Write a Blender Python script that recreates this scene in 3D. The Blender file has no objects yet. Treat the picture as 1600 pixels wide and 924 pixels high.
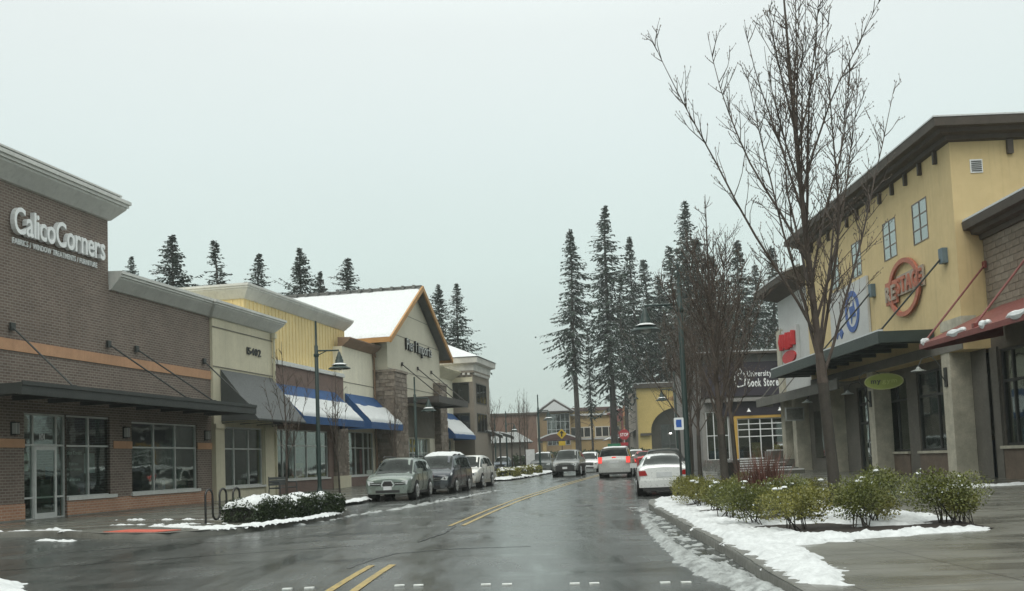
import bpy, bmesh, math, random
from mathutils import Vector, Matrix, noise
from mathutils.geometry import delaunay_2d_cdt
R = math.radians
scene = bpy.context.scene
COL = scene.collection

# ------------------------------------------------------------------ camera, sky, sun, exposure
EYE = 1.3
PITCH, ROLL, FPX = R(4.17), R(2.25), 1580.0
cam = bpy.data.cameras.new('camera'); camo = bpy.data.objects.new('camera', cam); COL.objects.link(camo)
_F = Vector((0, math.cos(PITCH), math.sin(PITCH))); _U0 = Vector((0, -math.sin(PITCH), math.cos(PITCH))); _R0 = Vector((1, 0, 0))
_R = _R0 * math.cos(ROLL) - _U0 * math.sin(ROLL); _U = _R0 * math.sin(ROLL) + _U0 * math.cos(ROLL)
camo.matrix_world = Matrix(((_R.x, _U.x, -_F.x, 0), (_R.y, _U.y, -_F.y, 0), (_R.z, _U.z, -_F.z, EYE), (0, 0, 0, 1)))
cam.sensor_width = 36; cam.lens = 36 * FPX / 1600; cam.shift_y = 145 / 1600; cam.clip_start = 0.1; cam.clip_end = 6000
scene.camera = camo

SUN_EL, SUN_AZ = R(52), R(200)          # azimuth measured from +Y towards +X
world = bpy.data.worlds.new('World'); scene.world = world; world.use_nodes = True
wt = world.node_tree; wt.nodes.clear()
def wn(t, **k):
    n = wt.nodes.new(t)
    for a, v in k.items(): setattr(n, a, v)
    return n
sky = wn('ShaderNodeTexSky', sky_type='NISHITA', sun_disc=False, sun_elevation=SUN_EL, sun_rotation=SUN_AZ)
skyk = wn('ShaderNodeVectorMath', operation='SCALE'); skyk.inputs['Scale'].default_value = 0.10
wt.links.new(sky.outputs[0], skyk.inputs[0])
tc = wn('ShaderNodeTexCoord'); sep = wn('ShaderNodeSeparateXYZ'); wt.links.new(tc.outputs['Generated'], sep.inputs[0])
ramp = wn('ShaderNodeValToRGB')         # an even cloud deck: brighter overhead than at the horizon
ramp.color_ramp.elements[0].position = 0.0; ramp.color_ramp.elements[0].color = (0.485, 0.570, 0.530, 1)
ramp.color_ramp.elements[1].position = 1.0; ramp.color_ramp.elements[1].color = (2.0, 2.06, 1.96, 1)
for q, c_ in ((0.072, (.546, .638, .597)), (0.195, (.672, .788, .750)), (0.30, (.745, .838, .820)), (0.40, (.80, .865, .85)), (0.62, (1.15, 1.21, 1.17))):
    e = ramp.color_ramp.elements.new(q); e.color = (*c_, 1)
wt.links.new(sep.outputs['Z'], ramp.inputs[0])
cn = wn('ShaderNodeTexNoise'); cn.inputs['Scale'].default_value = 1.6; cn.inputs['Detail'].default_value = 3
wt.links.new(tc.outputs['Generated'], cn.inputs['Vector'])
cm = wn('ShaderNodeMapRange'); cm.inputs['To Min'].default_value = 0.94; cm.inputs['To Max'].default_value = 1.06
wt.links.new(cn.outputs[0], cm.inputs[0])
cs = wn('ShaderNodeVectorMath', operation='SCALE'); wt.links.new(ramp.outputs[0], cs.inputs[0]); wt.links.new(cm.outputs[0], cs.inputs['Scale'])
mx = wn('ShaderNodeMix', data_type='RGBA'); mx.inputs['Factor'].default_value = 0.94
wt.links.new(skyk.outputs[0], mx.inputs['A']); wt.links.new(cs.outputs[0], mx.inputs['B'])
bg = wn('ShaderNodeBackground'); bg.inputs['Strength'].default_value = 1.0
wo = wn('ShaderNodeOutputWorld'); wt.links.new(mx.outputs['Result'], bg.inputs[0]); wt.links.new(bg.outputs[0], wo.inputs[0])

sun = bpy.data.lights.new('sun', 'SUN'); sun.energy = 1.3; sun.angle = R(40); sun.color = (1.0, 0.96, 0.86)
suno = bpy.data.objects.new('sun', sun); COL.objects.link(suno)
sd = Vector((math.sin(SUN_AZ) * math.cos(SUN_EL), math.cos(SUN_AZ) * math.cos(SUN_EL), math.sin(SUN_EL)))
suno.rotation_euler = sd.to_track_quat('Z', 'Y').to_euler(); suno.location = sd * 100

vs = scene.view_settings; vs.view_transform = 'Standard'; vs.look = 'None'; vs.exposure = 0.10; vs.gamma = 1.0; vs.use_curve_mapping = False
scene.cycles.use_denoising = True
scene.cycles.max_bounces = 8; scene.cycles.transparent_max_bounces = 24; scene.cycles.diffuse_bounces = 4; scene.cycles.glossy_bounces = 4
scene.cycles.caustics_reflective = False; scene.cycles.caustics_refractive = False

# ------------------------------------------------------------------ materials
class NT:
    def __init__(s, name):
        s.m = bpy.data.materials.new(name); s.m.use_nodes = True; s.t = s.m.node_tree; s.t.nodes.clear()
        s.out = s.n('ShaderNodeOutputMaterial')
    def n(s, typ, **k):
        nd = s.t.nodes.new(typ)
        for a, v in k.items():
            if a.startswith('i_'):
                nd.inputs[a[2:].replace('_', ' ')].default_value = v
            else: setattr(nd, a, v)
        return nd
    def l(s, a, b): s.t.links.new(a, b)
    def coords(s, kind='Object', scale=None):
        tcn = s.n('ShaderNodeTexCoord')
        if scale is None: return tcn.outputs[kind]
        mp = s.n('ShaderNodeMapping'); mp.inputs['Scale'].default_value = scale; s.l(tcn.outputs[kind], mp.inputs[0]); return mp.outputs[0]
    def noise(s, vec, scale, detail=4, rough=.55):
        nn = s.n('ShaderNodeTexNoise'); nn.inputs['Scale'].default_value = scale; nn.inputs['Detail'].default_value = detail; nn.inputs['Roughness'].default_value = rough
        s.l(vec, nn.inputs['Vector']); return nn.outputs[0]
    def rng(s, v, a, b, c, d):
        r = s.n('ShaderNodeMapRange'); r.inputs[1].default_value = a; r.inputs[2].default_value = b; r.inputs[3].default_value = c; r.inputs[4].default_value = d; s.l(v, r.inputs[0]); return r.outputs[0]
    def mix(s, f, a, b, blend='MIX'):
        m = s.n('ShaderNodeMix', data_type='RGBA', blend_type=blend)
        for sock, v in (('Factor', f), ('A', a), ('B', b)):
            if hasattr(v, 'is_linked') or hasattr(v, 'node'): s.l(v, m.inputs[sock])
            else: m.inputs[sock].default_value = v if not isinstance(v, tuple) or len(v) == 4 else (*v, 1)
        return m.outputs['Result']
    def bump(s, h, strength, dist=.02):
        b = s.n('ShaderNodeBump'); b.inputs['Strength'].default_value = strength; b.inputs['Distance'].default_value = dist; s.l(h, b.inputs['Height']); return b.outputs[0]
    def bsdf(s, col, rough=.7, metal=0, normal=None, spec=.5, **k):
        p = s.n('ShaderNodeBsdfPrincipled')
        for sock, v in (('Base Color', col), ('Roughness', rough), ('Metallic', metal), ('Specular IOR Level', spec)):
            if hasattr(v, 'node'): s.l(v, p.inputs[sock])
            else: p.inputs[sock].default_value = (*v, 1) if isinstance(v, tuple) and len(v) == 3 else v
        if normal is not None: s.l(normal, p.inputs['Normal'])
        for a, v in k.items(): p.inputs[a].default_value = v
        s.l(p.outputs[0], s.out.inputs[0]); return p

def dk(c, f): return tuple(min(1, x * f) for x in c)
MATS = {}
def mat(name, col, rough=.7, var=.18, scale=2.0, bump=.15, bscale=40, metal=0, spec=.5, streak=0.0, dirt=None):
    if name in MATS: return MATS[name]
    t = NT(name); v = t.coords()
    n1 = t.noise(v, scale, 5); n2 = t.noise(v, scale * 7, 3)
    c = t.mix(t.rng(n1, .3, .7, 0, 1), dk(col, 1 - var), dk(col, 1 + var))
    c = t.mix(t.rng(n2, .35, .65, 0, .35), c, dk(col, 1 - var * 1.2))
    if streak:
        sv = t.coords('Object', (3.5, 3.5, .12)); s1 = t.noise(sv, 2.0, 4)
        c = t.mix(t.rng(s1, .52, .8, 0, streak), c, dk(dirt or col, .45))
    nb = t.bump(t.noise(v, bscale, 4), bump, .01) if bump else None
    rr = t.rng(n2, .3, .7, max(0, rough - .08), min(1, rough + .08))
    t.bsdf(c, rr, metal, nb, spec); MATS[name] = t.m; return t.m

def brick_mat(name, c1, c2, mortar, bw=.21, bh=.075, rough=.8, strength=.5, ms=.012):
    if name in MATS: return MATS[name]
    t = NT(name); v = t.coords(); sp = t.n('ShaderNodeSeparateXYZ'); t.l(v, sp.inputs[0])
    ad = t.n('ShaderNodeMath', operation='ADD'); t.l(sp.outputs[0], ad.inputs[0]); t.l(sp.outputs[1], ad.inputs[1])
    cb = t.n('ShaderNodeCombineXYZ'); t.l(ad.outputs[0], cb.inputs[0]); t.l(sp.outputs[2], cb.inputs[1])
    b = t.n('ShaderNodeTexBrick'); t.l(cb.outputs[0], b.inputs['Vector'])
    b.inputs['Color1'].default_value = (*c1, 1); b.inputs['Color2'].default_value = (*c2, 1); b.inputs['Mortar'].default_value = (*mortar, 1)
    b.inputs['Scale'].default_value = 1; b.inputs['Brick Width'].default_value = bw; b.inputs['Row Height'].default_value = bh; b.inputs['Mortar Size'].default_value = ms; b.inputs['Bias'].default_value = 0
    n1 = t.noise(v, .9, 4); c = t.mix(t.rng(n1, .3, .7, 0, .35), b.outputs[0], dk(c1, .6))
    n3 = t.noise(t.coords('Object', (2.5, 2.5, .1)), 2.2, 4); c = t.mix(t.rng(n3, .55, .8, 0, .3), c, dk(c2, 1.5))
    inv = t.n('ShaderNodeMath', operation='SUBTRACT'); inv.inputs[0].default_value = 1; t.l(b.outputs[1], inv.inputs[1])
    t.bsdf(c, rough, 0, t.bump(inv.outputs[0], strength, .01)); MATS[name] = t.m; return t.m

def plain(name, col, rough=.5, metal=0, spec=.5, coat=0, **k):
    if name in MATS: return MATS[name]
    t = NT(name); v = t.coords(); n1 = t.noise(v, 5, 4)
    c = t.mix(t.rng(n1, .3, .7, 0, 1), dk(col, .92), dk(col, 1.08))
    r = t.rng(t.noise(v, 12, 3), .3, .7, max(.02, rough - .05), rough + .05)
    p = t.bsdf(c, r, metal, None, spec, **k)
    if coat: p.inputs['Coat Weight'].default_value = coat; p.inputs['Coat Roughness'].default_value = .08
    MATS[name] = t.m; return t.m

def paint(name, col, metal=.0):
    "wet, slightly road-dirty car paint: more grime towards the sills"
    if name in MATS: return MATS[name]
    t = NT(name); v = t.coords(); n1 = t.noise(v, 2.5, 5); n2 = t.noise(v, 14, 3)
    sp = t.n('ShaderNodeSeparateXYZ'); t.l(v, sp.inputs[0])
    low = t.rng(sp.outputs[2], .25, .7, .42, .02)
    ml = t.n('ShaderNodeMath', operation='MULTIPLY'); t.l(low, ml.inputs[0]); t.l(t.rng(n1, .3, .7, .7, 1), ml.inputs[1])
    c = t.mix(ml.outputs[0], col, (.16, .155, .14))
    p = t.bsdf(c, t.rng(n2, .3, .7, .26, .32), metal)
    p.inputs['Coat Weight'].default_value = .6; p.inputs['Coat Roughness'].default_value = .12
    MATS[name] = t.m; return t.m

def glass_mat(name, tint=(.5, .56, .54), refl=.12, dark=None):
    if name in MATS: return MATS[name]
    t = NT(name)
    if dark is not None:
        base = t.n('ShaderNodeBsdfDiffuse'); t.l(t.mix(t.rng(t.noise(t.coords(), 1.8, 3), .35, .65, 0, 1), dark, dk(dark, .3)), base.inputs[0])
    else:
        base = t.n('ShaderNodeBsdfTransparent'); base.inputs[0].default_value = (*tint, 1)
    gl = t.n('ShaderNodeBsdfGlossy'); gl.inputs['Roughness'].default_value = .03; gl.inputs[0].default_value = (.9, .95, .93, 1)
    nv = t.noise(t.coords(), 1.3, 2); t.l(t.bump(nv, .06, .05), gl.inputs['Normal'])
    lw = t.n('ShaderNodeLayerWeight'); lw.inputs[0].default_value = .5
    pw = t.n('ShaderNodeMath', operation='POWER'); t.l(lw.outputs['Facing'], pw.inputs[0]); pw.inputs[1].default_value = 5.0
    ad = t.n('ShaderNodeMath', operation='ADD', use_clamp=True); t.l(pw.outputs[0], ad.inputs[0]); ad.inputs[1].default_value = refl
    m = t.n('ShaderNodeMixShader'); t.l(ad.outputs[0], m.inputs[0]); t.l(base.outputs[0], m.inputs[1]); t.l(gl.outputs[0], m.inputs[2])
    t.l(m.outputs[0], t.out.inputs[0]); MATS[name] = t.m; return t.m

def emit(name, col, k):
    t = NT(name); em = t.n('ShaderNodeEmission'); em.inputs[0].default_value = (*col, 1); em.inputs[1].default_value = k
    t.l(em.outputs[0], t.out.inputs[0]); MATS[name] = t.m; return t.m

def road_mat():
    t = NT('wet_asphalt'); v = t.coords()
    fine = t.noise(v, 90, 3, .7); mid = t.noise(v, 1.1, 5); 
    st = t.noise(t.coords('Object', (.9, .16, 1)), 1.4, 5, .6)      # long wet patches along the lanes
    st2 = t.noise(t.coords('Object', (.35, .8, 1)), .8, 4, .6)
    c = t.mix(t.rng(mid, .3, .7, 0, 1), (.042, .048, .045), (.066, .072, .068))
    c = t.mix(t.rng(fine, .35, .7, 0, .6), c, (.085, .09, .085))
    c = t.mix(t.rng(st, .45, .62, 0, .35), c, (.030, .034, .032))
    wet = t.rng(st, .40, .64, 0, 1); wet2 = t.rng(st2, .42, .68, 0, 1)
    mu = t.n('ShaderNodeMath', operation='MAXIMUM'); t.l(wet, mu.inputs[0]); t.l(wet2, mu.inputs[1])
    rough = t.rng(mu.outputs[0], 0, 1, .30, .13)
    bs = t.rng(mu.outputs[0], 0, 1, .20, .03)
    b = t.n('ShaderNodeBump'); b.inputs['Distance'].default_value = .012; t.l(bs, b.inputs['Strength']); t.l(fine, b.inputs['Height'])
    t.bsdf(c, rough, 0, b.outputs[0], .5); MATS['road'] = t.m; return t.m

def walk_mat(name='wet_concrete', col=(.115, .115, .098), joint=1.5):
    t = NT(name); v = t.coords(); sp = t.n('ShaderNodeSeparateXYZ'); t.l(v, sp.inputs[0])
    n1 = t.noise(v, .7, 5); n2 = t.noise(v, 60, 3); n3 = t.noise(t.coords('Object', (.3, 1, 1)), 1.2, 4)
    c = t.mix(t.rng(n1, .3, .7, 0, 1), dk(col, .62), dk(col, 1.25)); c = t.mix(t.rng(n2, .4, .7, 0, .4), c, dk(col, 1.5))
    b = t.n('ShaderNodeTexBrick'); t.l(v, b.inputs['Vector']); b.offset = 0; b.inputs['Scale'].default_value = 1; b.inputs['Brick Width'].default_value = joint; b.inputs['Row Height'].default_value = joint; b.inputs['Mortar Size'].default_value = .012
    c = t.mix(b.outputs[1], c, dk(col, .35))
    rough = t.rng(n3, .38, .66, .42, .12)
    t.bsdf(c, rough, 0, t.bump(n2, .2, .006), .5); MATS[name] = t.m; return t.m

def snow_mat(name='snow', col=(.60, .625, .63), dirt=.0):
    t = NT(name); v = t.coords(); n1 = t.noise(v, 9, 5, .65); n2 = t.noise(v, 45, 3)
    c = t.mix(t.rng(n1, .35, .7, 0, 1), dk(col, 1.06), dk(col, .84))
    if dirt: c = t.mix(t.rng(t.noise(v, 5, 5, .7), .38, .66, 0, dirt), c, (.10, .105, .10))
    p = t.bsdf(c, .6, 0, t.bump(n2, .35, .02), .4); p.inputs['Subsurface Weight'].default_value = 0.0
    MATS[name] = t.m; return t.m

def leaf_mat(name, c1, c2, snow=0.0, rough=.45):
    t = NT(name); v = t.coords(); g = t.n('ShaderNodeNewGeometry')
    c = t.mix(t.rng(t.noise(v, 2.2, 3), .35, .65, 0, 1), c1, c2)
    c = t.mix(t.rng(g.outputs['Random Per Island'], 0, 1, 0, .6), c, dk(c2, 1.35))
    if snow:
        r = t.n('ShaderNodeMath', operation='LESS_THAN'); t.l(g.outputs['Random Per Island'], r.inputs[0]); r.inputs[1].default_value = snow
        c = t.mix(r.outputs[0], c, (.46, .49, .50))
    t.bsdf(c, rough, 0, None, .4); MATS[name] = t.m; return t.m

def yellow_paint():
    t = NT('yellow_line_paint'); v = t.coords(); n = t.noise(v, 14, 5, .7); n2 = t.noise(v, 2, 3)
    c = t.mix(t.rng(n, .45, .62, 0, .8), (.36, .25, .05), (.075, .07, .05)); c = t.mix(t.rng(n2, .4, .7, 0, .5), c, (.42, .30, .075))
    t.bsdf(c, .38, 0, t.bump(n, .2, .004)); MATS['yellow_line'] = t.m; return t.m

road_mat(); walk_mat(); yellow_paint(); snow_mat(); snow_mat('slush', (.36, .385, .38), .85); snow_mat('kerb_snow', (.58, .605, .61), .22)
KERB = mat('kerb_concrete', (.13, .13, .115), .5, .3, 1.5, .3, 60)
SNOW, SLUSH = MATS['snow'], MATS['slush']
GLASS = glass_mat('shop_glass', (.76, .82, .79), .09)
CARGLASS = glass_mat('car_glass', (.20, .24, .23), .022, (.020, .025, .023))
ALU = plain('aluminium_frame', (.55, .57, .55), .4, .3)
DARKFRAME = plain('dark_frame', (.03, .032, .03), .45)
GREENMETAL = plain('dark_green_metal', (.008, .026, .023), .45)
CANOPY_DARK = mat('canopy_dark_steel', (.035, .04, .038), .5, .2)
INTERIOR = mat('shop_interior', (.17, .16, .14), .8, .3, .6, 0)
BARK = mat('wet_bark', (.034, .028, .021), .7, .35, 6, .5, 30)
BARK2 = mat('fir_bark', (.040, .034, .030), .85, .3, 3, .3, 10)
TWIG = mat('twig_bark', (.060, .044, .034), .7, .3, 6, 0)

# ------------------------------------------------------------------ mesh helpers
class MB:
    def __init__(s): s.v = []; s.f = []; s.mi = []; s.cur = 0
    def add(s, vs, fs):
        b = len(s.v); s.v += [tuple(p) for p in vs]
        for f in fs: s.f.append(tuple(b + i for i in f)); s.mi.append(s.cur)
        return s
    def quad(s, a, b, c, d): return s.add([a, b, c, d], [(0, 1, 2, 3)])
    def box(s, x0, x1, y0, y1, z0, z1):
        return s.add([(x0, y0, z0), (x1, y0, z0), (x1, y1, z0), (x0, y1, z0), (x0, y0, z1), (x1, y0, z1), (x1, y1, z1), (x0, y1, z1)],
                     [(0, 3, 2, 1), (4, 5, 6, 7), (0, 1, 5, 4), (1, 2, 6, 5), (2, 3, 7, 6), (3, 0, 4, 7)])
    def prism_x(s, poly, x0, x1):
        "poly in (y,z), extruded along x"
        n = len(poly); s.add([(x0, y, z) for y, z in poly] + [(x1, y, z) for y, z in poly],
              [tuple(range(n - 1, -1, -1)), tuple(range(n, 2 * n))] + [(i, (i + 1) % n, n + (i + 1) % n, n + i) for i in range(n)]); return s
    def prism_y(s, poly, y0, y1):
        n = len(poly); s.add([(x, y0, z) for x, z in poly] + [(x, y1, z) for x, z in poly],
              [tuple(range(n)), tuple(range(2 * n - 1, n - 1, -1))] + [((i + 1) % n, i, n + i, n + (i + 1) % n) for i in range(n)]); return s
    def prism_z(s, poly, z0, z1):
        n = len(poly); s.add([(x, y, z0) for x, y in poly] + [(x, y, z1) for x, y in poly],
              [tuple(range(n - 1, -1, -1)), tuple(range(n, 2 * n))] + [(i, (i + 1) % n, n + (i + 1) % n, n + i) for i in range(n)]); return s
    def tube(s, pts, rad, n=6, cap=True):
        pts = [Vector(p) for p in pts]; m = len(pts)
        if not hasattr(rad, '__len__'): rad = [rad] * m
        up = Vector((0.31, 0.17, 1)); vs = []; prev = None
        for i in range(m):
            d = (pts[min(i + 1, m - 1)] - pts[max(i - 1, 0)])
            if d.length < 1e-9: d = Vector((0, 0, 1))
            d.normalize()
            if prev is None:
                a = d.cross(Vector((1, 0, 0)) if abs(d.x) < .8 else Vector((0, 1, 0))).normalized()
            else:
                a = prev - d * prev.dot(d)
                a = a.normalized() if a.length > 1e-6 else d.orthogonal().normalized()
            prev = a; b = d.cross(a)
            for k in range(n):
                t = 2 * math.pi * k / n; vs.append(pts[i] + (a * math.cos(t) + b * math.sin(t)) * rad[i])
        fs = [(i * n + k, i * n + (k + 1) % n, (i + 1) * n + (k + 1) % n, (i + 1) * n + k) for i in range(m - 1) for k in range(n)]
        if cap: fs += [tuple(range(n - 1, -1, -1)), tuple((m - 1) * n + k for k in range(n))]
        return s.add(vs, fs)
    def cyl(s, c, axis, r0, r1, h, n=16):
        c = Vector(c); a = Vector(axis).normalized(); return s.tube([c, c + a * h], [r0, r1], n)
    def lathe(s, prof, c=(0, 0, 0), n=20):
        "prof list of (r,z)"
        m = len(prof); vs = [(c[0] + r * math.cos(2 * math.pi * k / n), c[1] + r * math.sin(2 * math.pi * k / n), c[2] + z) for r, z in prof for k in range(n)]
        fs = [(i * n + k, i * n + (k + 1) % n, (i + 1) * n + (k + 1) % n, (i + 1) * n + k) for i in range(m - 1) for k in range(n)]
        return s.add(vs, fs)
    def cornice(s, path, prof):
        "path in plan (x,y); prof list of (out,z); out is to the right of travel"
        P = [Vector(p) for p in path]; m = len(P); k = len(prof); vs = []
        for i in range(m):
            d0 = (P[i] - P[i - 1]).normalized() if i else None; d1 = (P[i + 1] - P[i]).normalized() if i < m - 1 else None
            if d0 is None: d0 = d1
            if d1 is None: d1 = d0
            n0 = Vector((d0.y, -d0.x)); n1 = Vector((d1.y, -d1.x)); nn = n0 + n1; nn = nn / max(.2, nn.dot(n0))
            for o, z in prof: vs.append((P[i].x + nn.x * o, P[i].y + nn.y * o, z))
        fs = [(i * k + j, (i + 1) * k + j, (i + 1) * k + (j + 1) % k, i * k + (j + 1) % k) for i in range(m - 1) for j in range(k)]
        fs += [tuple(range(k)), tuple((m - 1) * k + j for j in range(k - 1, -1, -1))]
        return s.add(vs, fs)
    def wall(s, x0, x1, z0, z1, y, openings=(), th=.25):
        "vertical wall in the plane y (seen from -y) with rectangular openings and their reveals"
        xs = sorted({x0, x1, *[v for o in openings for v in o[:2]]}); zs = sorted({z0, z1, *[v for o in openings for v in o[2:4]]})
        xs = [x for x in xs if x0 <= x <= x1]; zs = [z for z in zs if z0 <= z <= z1]
        for i in range(len(xs) - 1):
            for j in range(len(zs) - 1):
                cx, cz = (xs[i] + xs[i + 1]) / 2, (zs[j] + zs[j + 1]) / 2
                if any(o[0] < cx < o[1] and o[2] < cz < o[3] for o in openings): continue
                s.quad((xs[i], y, zs[j]), (xs[i + 1], y, zs[j]), (xs[i + 1], y, zs[j + 1]), (xs[i], y, zs[j + 1]))
        for a, b, c, d in openings:
            s.quad((a, y, c), (a, y, d), (a, y + th, d), (a, y + th, c)); s.quad((b, y, c), (b, y + th, c), (b, y + th, d), (b, y, d))
            s.quad((a, y, d), (b, y, d), (b, y + th, d), (a, y + th, d)); s.quad((a, y, c), (a, y + th, c), (b, y + th, c), (b, y, c))
        return s
    def build(s, name, m, parent=None, smooth=False, o=(0, 0, 0), angle=40):
        me = bpy.data.meshes.new(name)
        me.from_pydata([(v[0] - o[0], v[1] - o[1], v[2] - o[2]) for v in s.v], [], s.f)
        ms = m if isinstance(m, (list, tuple)) else [m]
        for x in ms: me.materials.append(x)
        if len(ms) > 1: me.polygons.foreach_set('material_index', s.mi)
        if smooth:
            me.polygons.foreach_set('use_smooth', [True] * len(me.polygons))
            try: me.set_sharp_from_angle(angle=R(angle))
            except Exception: pass
        me.update()
        ob = bpy.data.objects.new(name, me); COL.objects.link(ob)
        if parent is not None: ob.parent = parent
        return ob

def mesh_obj(name, me, parent=None):
    ob = bpy.data.objects.new(name, me); COL.objects.link(ob)
    if parent is not None: ob.parent = parent
    return ob
def tag(o, label=None, cat=None, group=None, kind=None):
    if label: o['label'] = label
    if cat: o['category'] = cat
    if group: o['group'] = group
    if kind: o['kind'] = kind
    return o
def empty(name, loc, rz=0):
    o = bpy.data.objects.new(name, None); COL.objects.link(o); o.location = loc; o.rotation_euler = (0, 0, rz); o.empty_display_size = .3; return o
def copy_tree(o, parent=None):
    c = o.copy(); COL.objects.link(c); c.parent = parent
    for ch in [x for x in CH.get(o.name, [])] or list(o.children): copy_tree(ch, c)
    return c
CH = {}

# text as real letters: one mesh per character, cached
_fc = {}
def glyph(ch, bold=.0, depth=.06):
    k = (ch, bold, depth)
    if k in _fc: return _fc[k]
    cu = bpy.data.curves.new('letter', 'FONT'); cu.body = ch; cu.size = 1; cu.extrude = depth / 2; cu.offset = bold; cu.resolution_u = 4
    ob = bpy.data.objects.new('letter_tmp', cu)
    me = bpy.data.meshes.new_from_object(ob); bpy.data.objects.remove(ob)
    xs = [v.co.x for v in me.vertices] or [0, .3]
    _fc[k] = (me, min(xs), max(xs)); return _fc[k]
def lettering(text, x0, x1, z0, cap, y, m, parent, name='letter', bold=.01, depth=.08, gap=.10, o=(0, 0, 0), joined=False, squash=True):
    "letters in the local xz-plane facing -y, spread between x0 and x1; each is its own part unless joined"
    G = [(c, None if c == ' ' else glyph(c, bold, depth / cap * .72)) for c in text]
    w = sum((.35 if g is None else (g[2] - g[1]) + gap) for c, g in G) - gap
    kx = (x1 - x0) / w if x1 is not None else cap / .72; kz = cap / .72; x = x0; mb = MB(); outs = []
    for c, g in G:
        if g is None: x += .35 * kx; continue
        me, a, b = g
        pts = [((v.co.x - a) * kx + x - o[0], y - (v.co.z + depth / cap * .36) * kz - o[1], v.co.y * kz + z0 - o[2]) for v in me.vertices]
        fs = [tuple(p.vertices) for p in me.polygons]
        if joined: mb.add(pts, fs)
        else: outs.append(MB().add(pts, fs).build(name, m, parent))
        x += ((b - a) + gap) * kx
    if joined: outs.append(mb.build(name, m, parent))
    return outs

def window(root, x0, x1, z0, z1, y, cols=(), rows=(), fm=None, fw=.06, gl=None, o=(0, 0, 0), name='window', depth=.10, skip=()):
    fm = fm or ALU; gl = gl or GLASS
    xs = [x0, *cols, x1]; zs = [z0, *rows, z1]; mb = MB()
    for i, x in enumerate(xs):
        a, b = (x, x + fw) if i == 0 else (x - fw, x) if i == len(xs) - 1 else (x - fw / 2, x + fw / 2)
        mb.box(a, b, y, y + depth, z0, z1)
    for j, z in enumerate(zs):
        a, b = (z, z + fw) if j == 0 else (z - fw, z) if j == len(zs) - 1 else (z - fw / 2, z + fw / 2)
        mb.box(x0 + fw * .5, x1 - fw * .5, y + .002, y + depth - .002, a + .001, b - .001)
    w = mb.build(name, fm, root, o=o)
    for i in range(len(xs) - 1):
        for j in range(len(zs) - 1):
            if (i, j) in skip: continue
            MB().box(xs[i] + fw * .3, xs[i + 1] - fw * .3, y + depth * .45, y + depth * .45 + .012, zs[j] + fw * .3, zs[j + 1] - fw * .3).build('pane', gl, w, o=o)
    return w

# ------------------------------------------------------------------ ground heights and the road's course
def rise(y):
    return 0.006 * max(0, min(y, 260) - 32)
CLP = [(-60, -1.95), (4, -1.95), (12, -1.88), (17, -1.62), (22, -1.26), (33, -.14), (41.5, 1.14), (52, 2.8), (63.5, 4.85), (75, 6.9), (86, 8.6), (98, 10.2), (110, 11.2), (125, 11.8), (145, 11.2), (170, 9.0), (200, 5.0), (260, -6)]
def cx(y):
    for i in range(len(CLP) - 1):
        (a, xa), (b, xb) = CLP[i], CLP[i + 1]
        if a <= y <= b:
            m0 = (xb - CLP[i - 1][1]) / (b - CLP[i - 1][0]) if i else 0
            m1 = (CLP[i + 2][1] - xa) / (CLP[i + 2][0] - a) if i + 2 < len(CLP) else (xb - xa) / (b - a)
            t = (y - a) / (b - a); h = b - a
            return (2*t**3 - 3*t*t + 1) * xa + (t**3 - 2*t*t + t) * h * m0 + (-2*t**3 + 3*t*t) * xb + (t**3 - t*t) * h * m1
    return CLP[-1][1]
def hd(y): return math.atan((cx(y + .5) - cx(y - .5)))          # heading of the road from +Y towards +X
def rz_(x, y): return rise(y) - .016 * min(abs(x - cx(y)), 4.5)
def wz(x, y): return rise(y) + .065                              # top of the pavements
def on_road(y, off): 
    a = hd(y); return cx(y) + off * math.cos(a), y - off * math.sin(a)

# ------------------------------------------------------------------ the setting: ground, road, pavements, kerbs, snow
def grid_sheet(name, xs, ys, zf, m):
    mb = MB(); nx = len(xs)
    mb.add([(x, y, zf(x, y)) for y in ys for x in xs], [(j * nx + i, j * nx + i + 1, (j + 1) * nx + i + 1, (j + 1) * nx + i) for j in range(len(ys) - 1) for i in range(nx - 1)])
    return mb.build(name, m, smooth=True)
def frange(a, b, s):
    n = int(round((b - a) / s)); return [a + (b - a) * i / n for i in range(n + 1)]
EARTH = mat('wet_earth', (.05, .048, .038), .9, .4, .6, .4, 8)
g = grid_sheet('ground', [-2500, -600, -200, -80, 80, 200, 600, 2500], [-400, -60, 0, 32, 60, 120, 260, 400, 1000, 3000], lambda x, y: rise(y) - .35, EARTH); tag(g, kind='structure')
rd = grid_sheet('road', frange(-60, 60, 1.0), frange(-30, 260, 2.0), rz_, MATS['road']); tag(rd, kind='structure')

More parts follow.
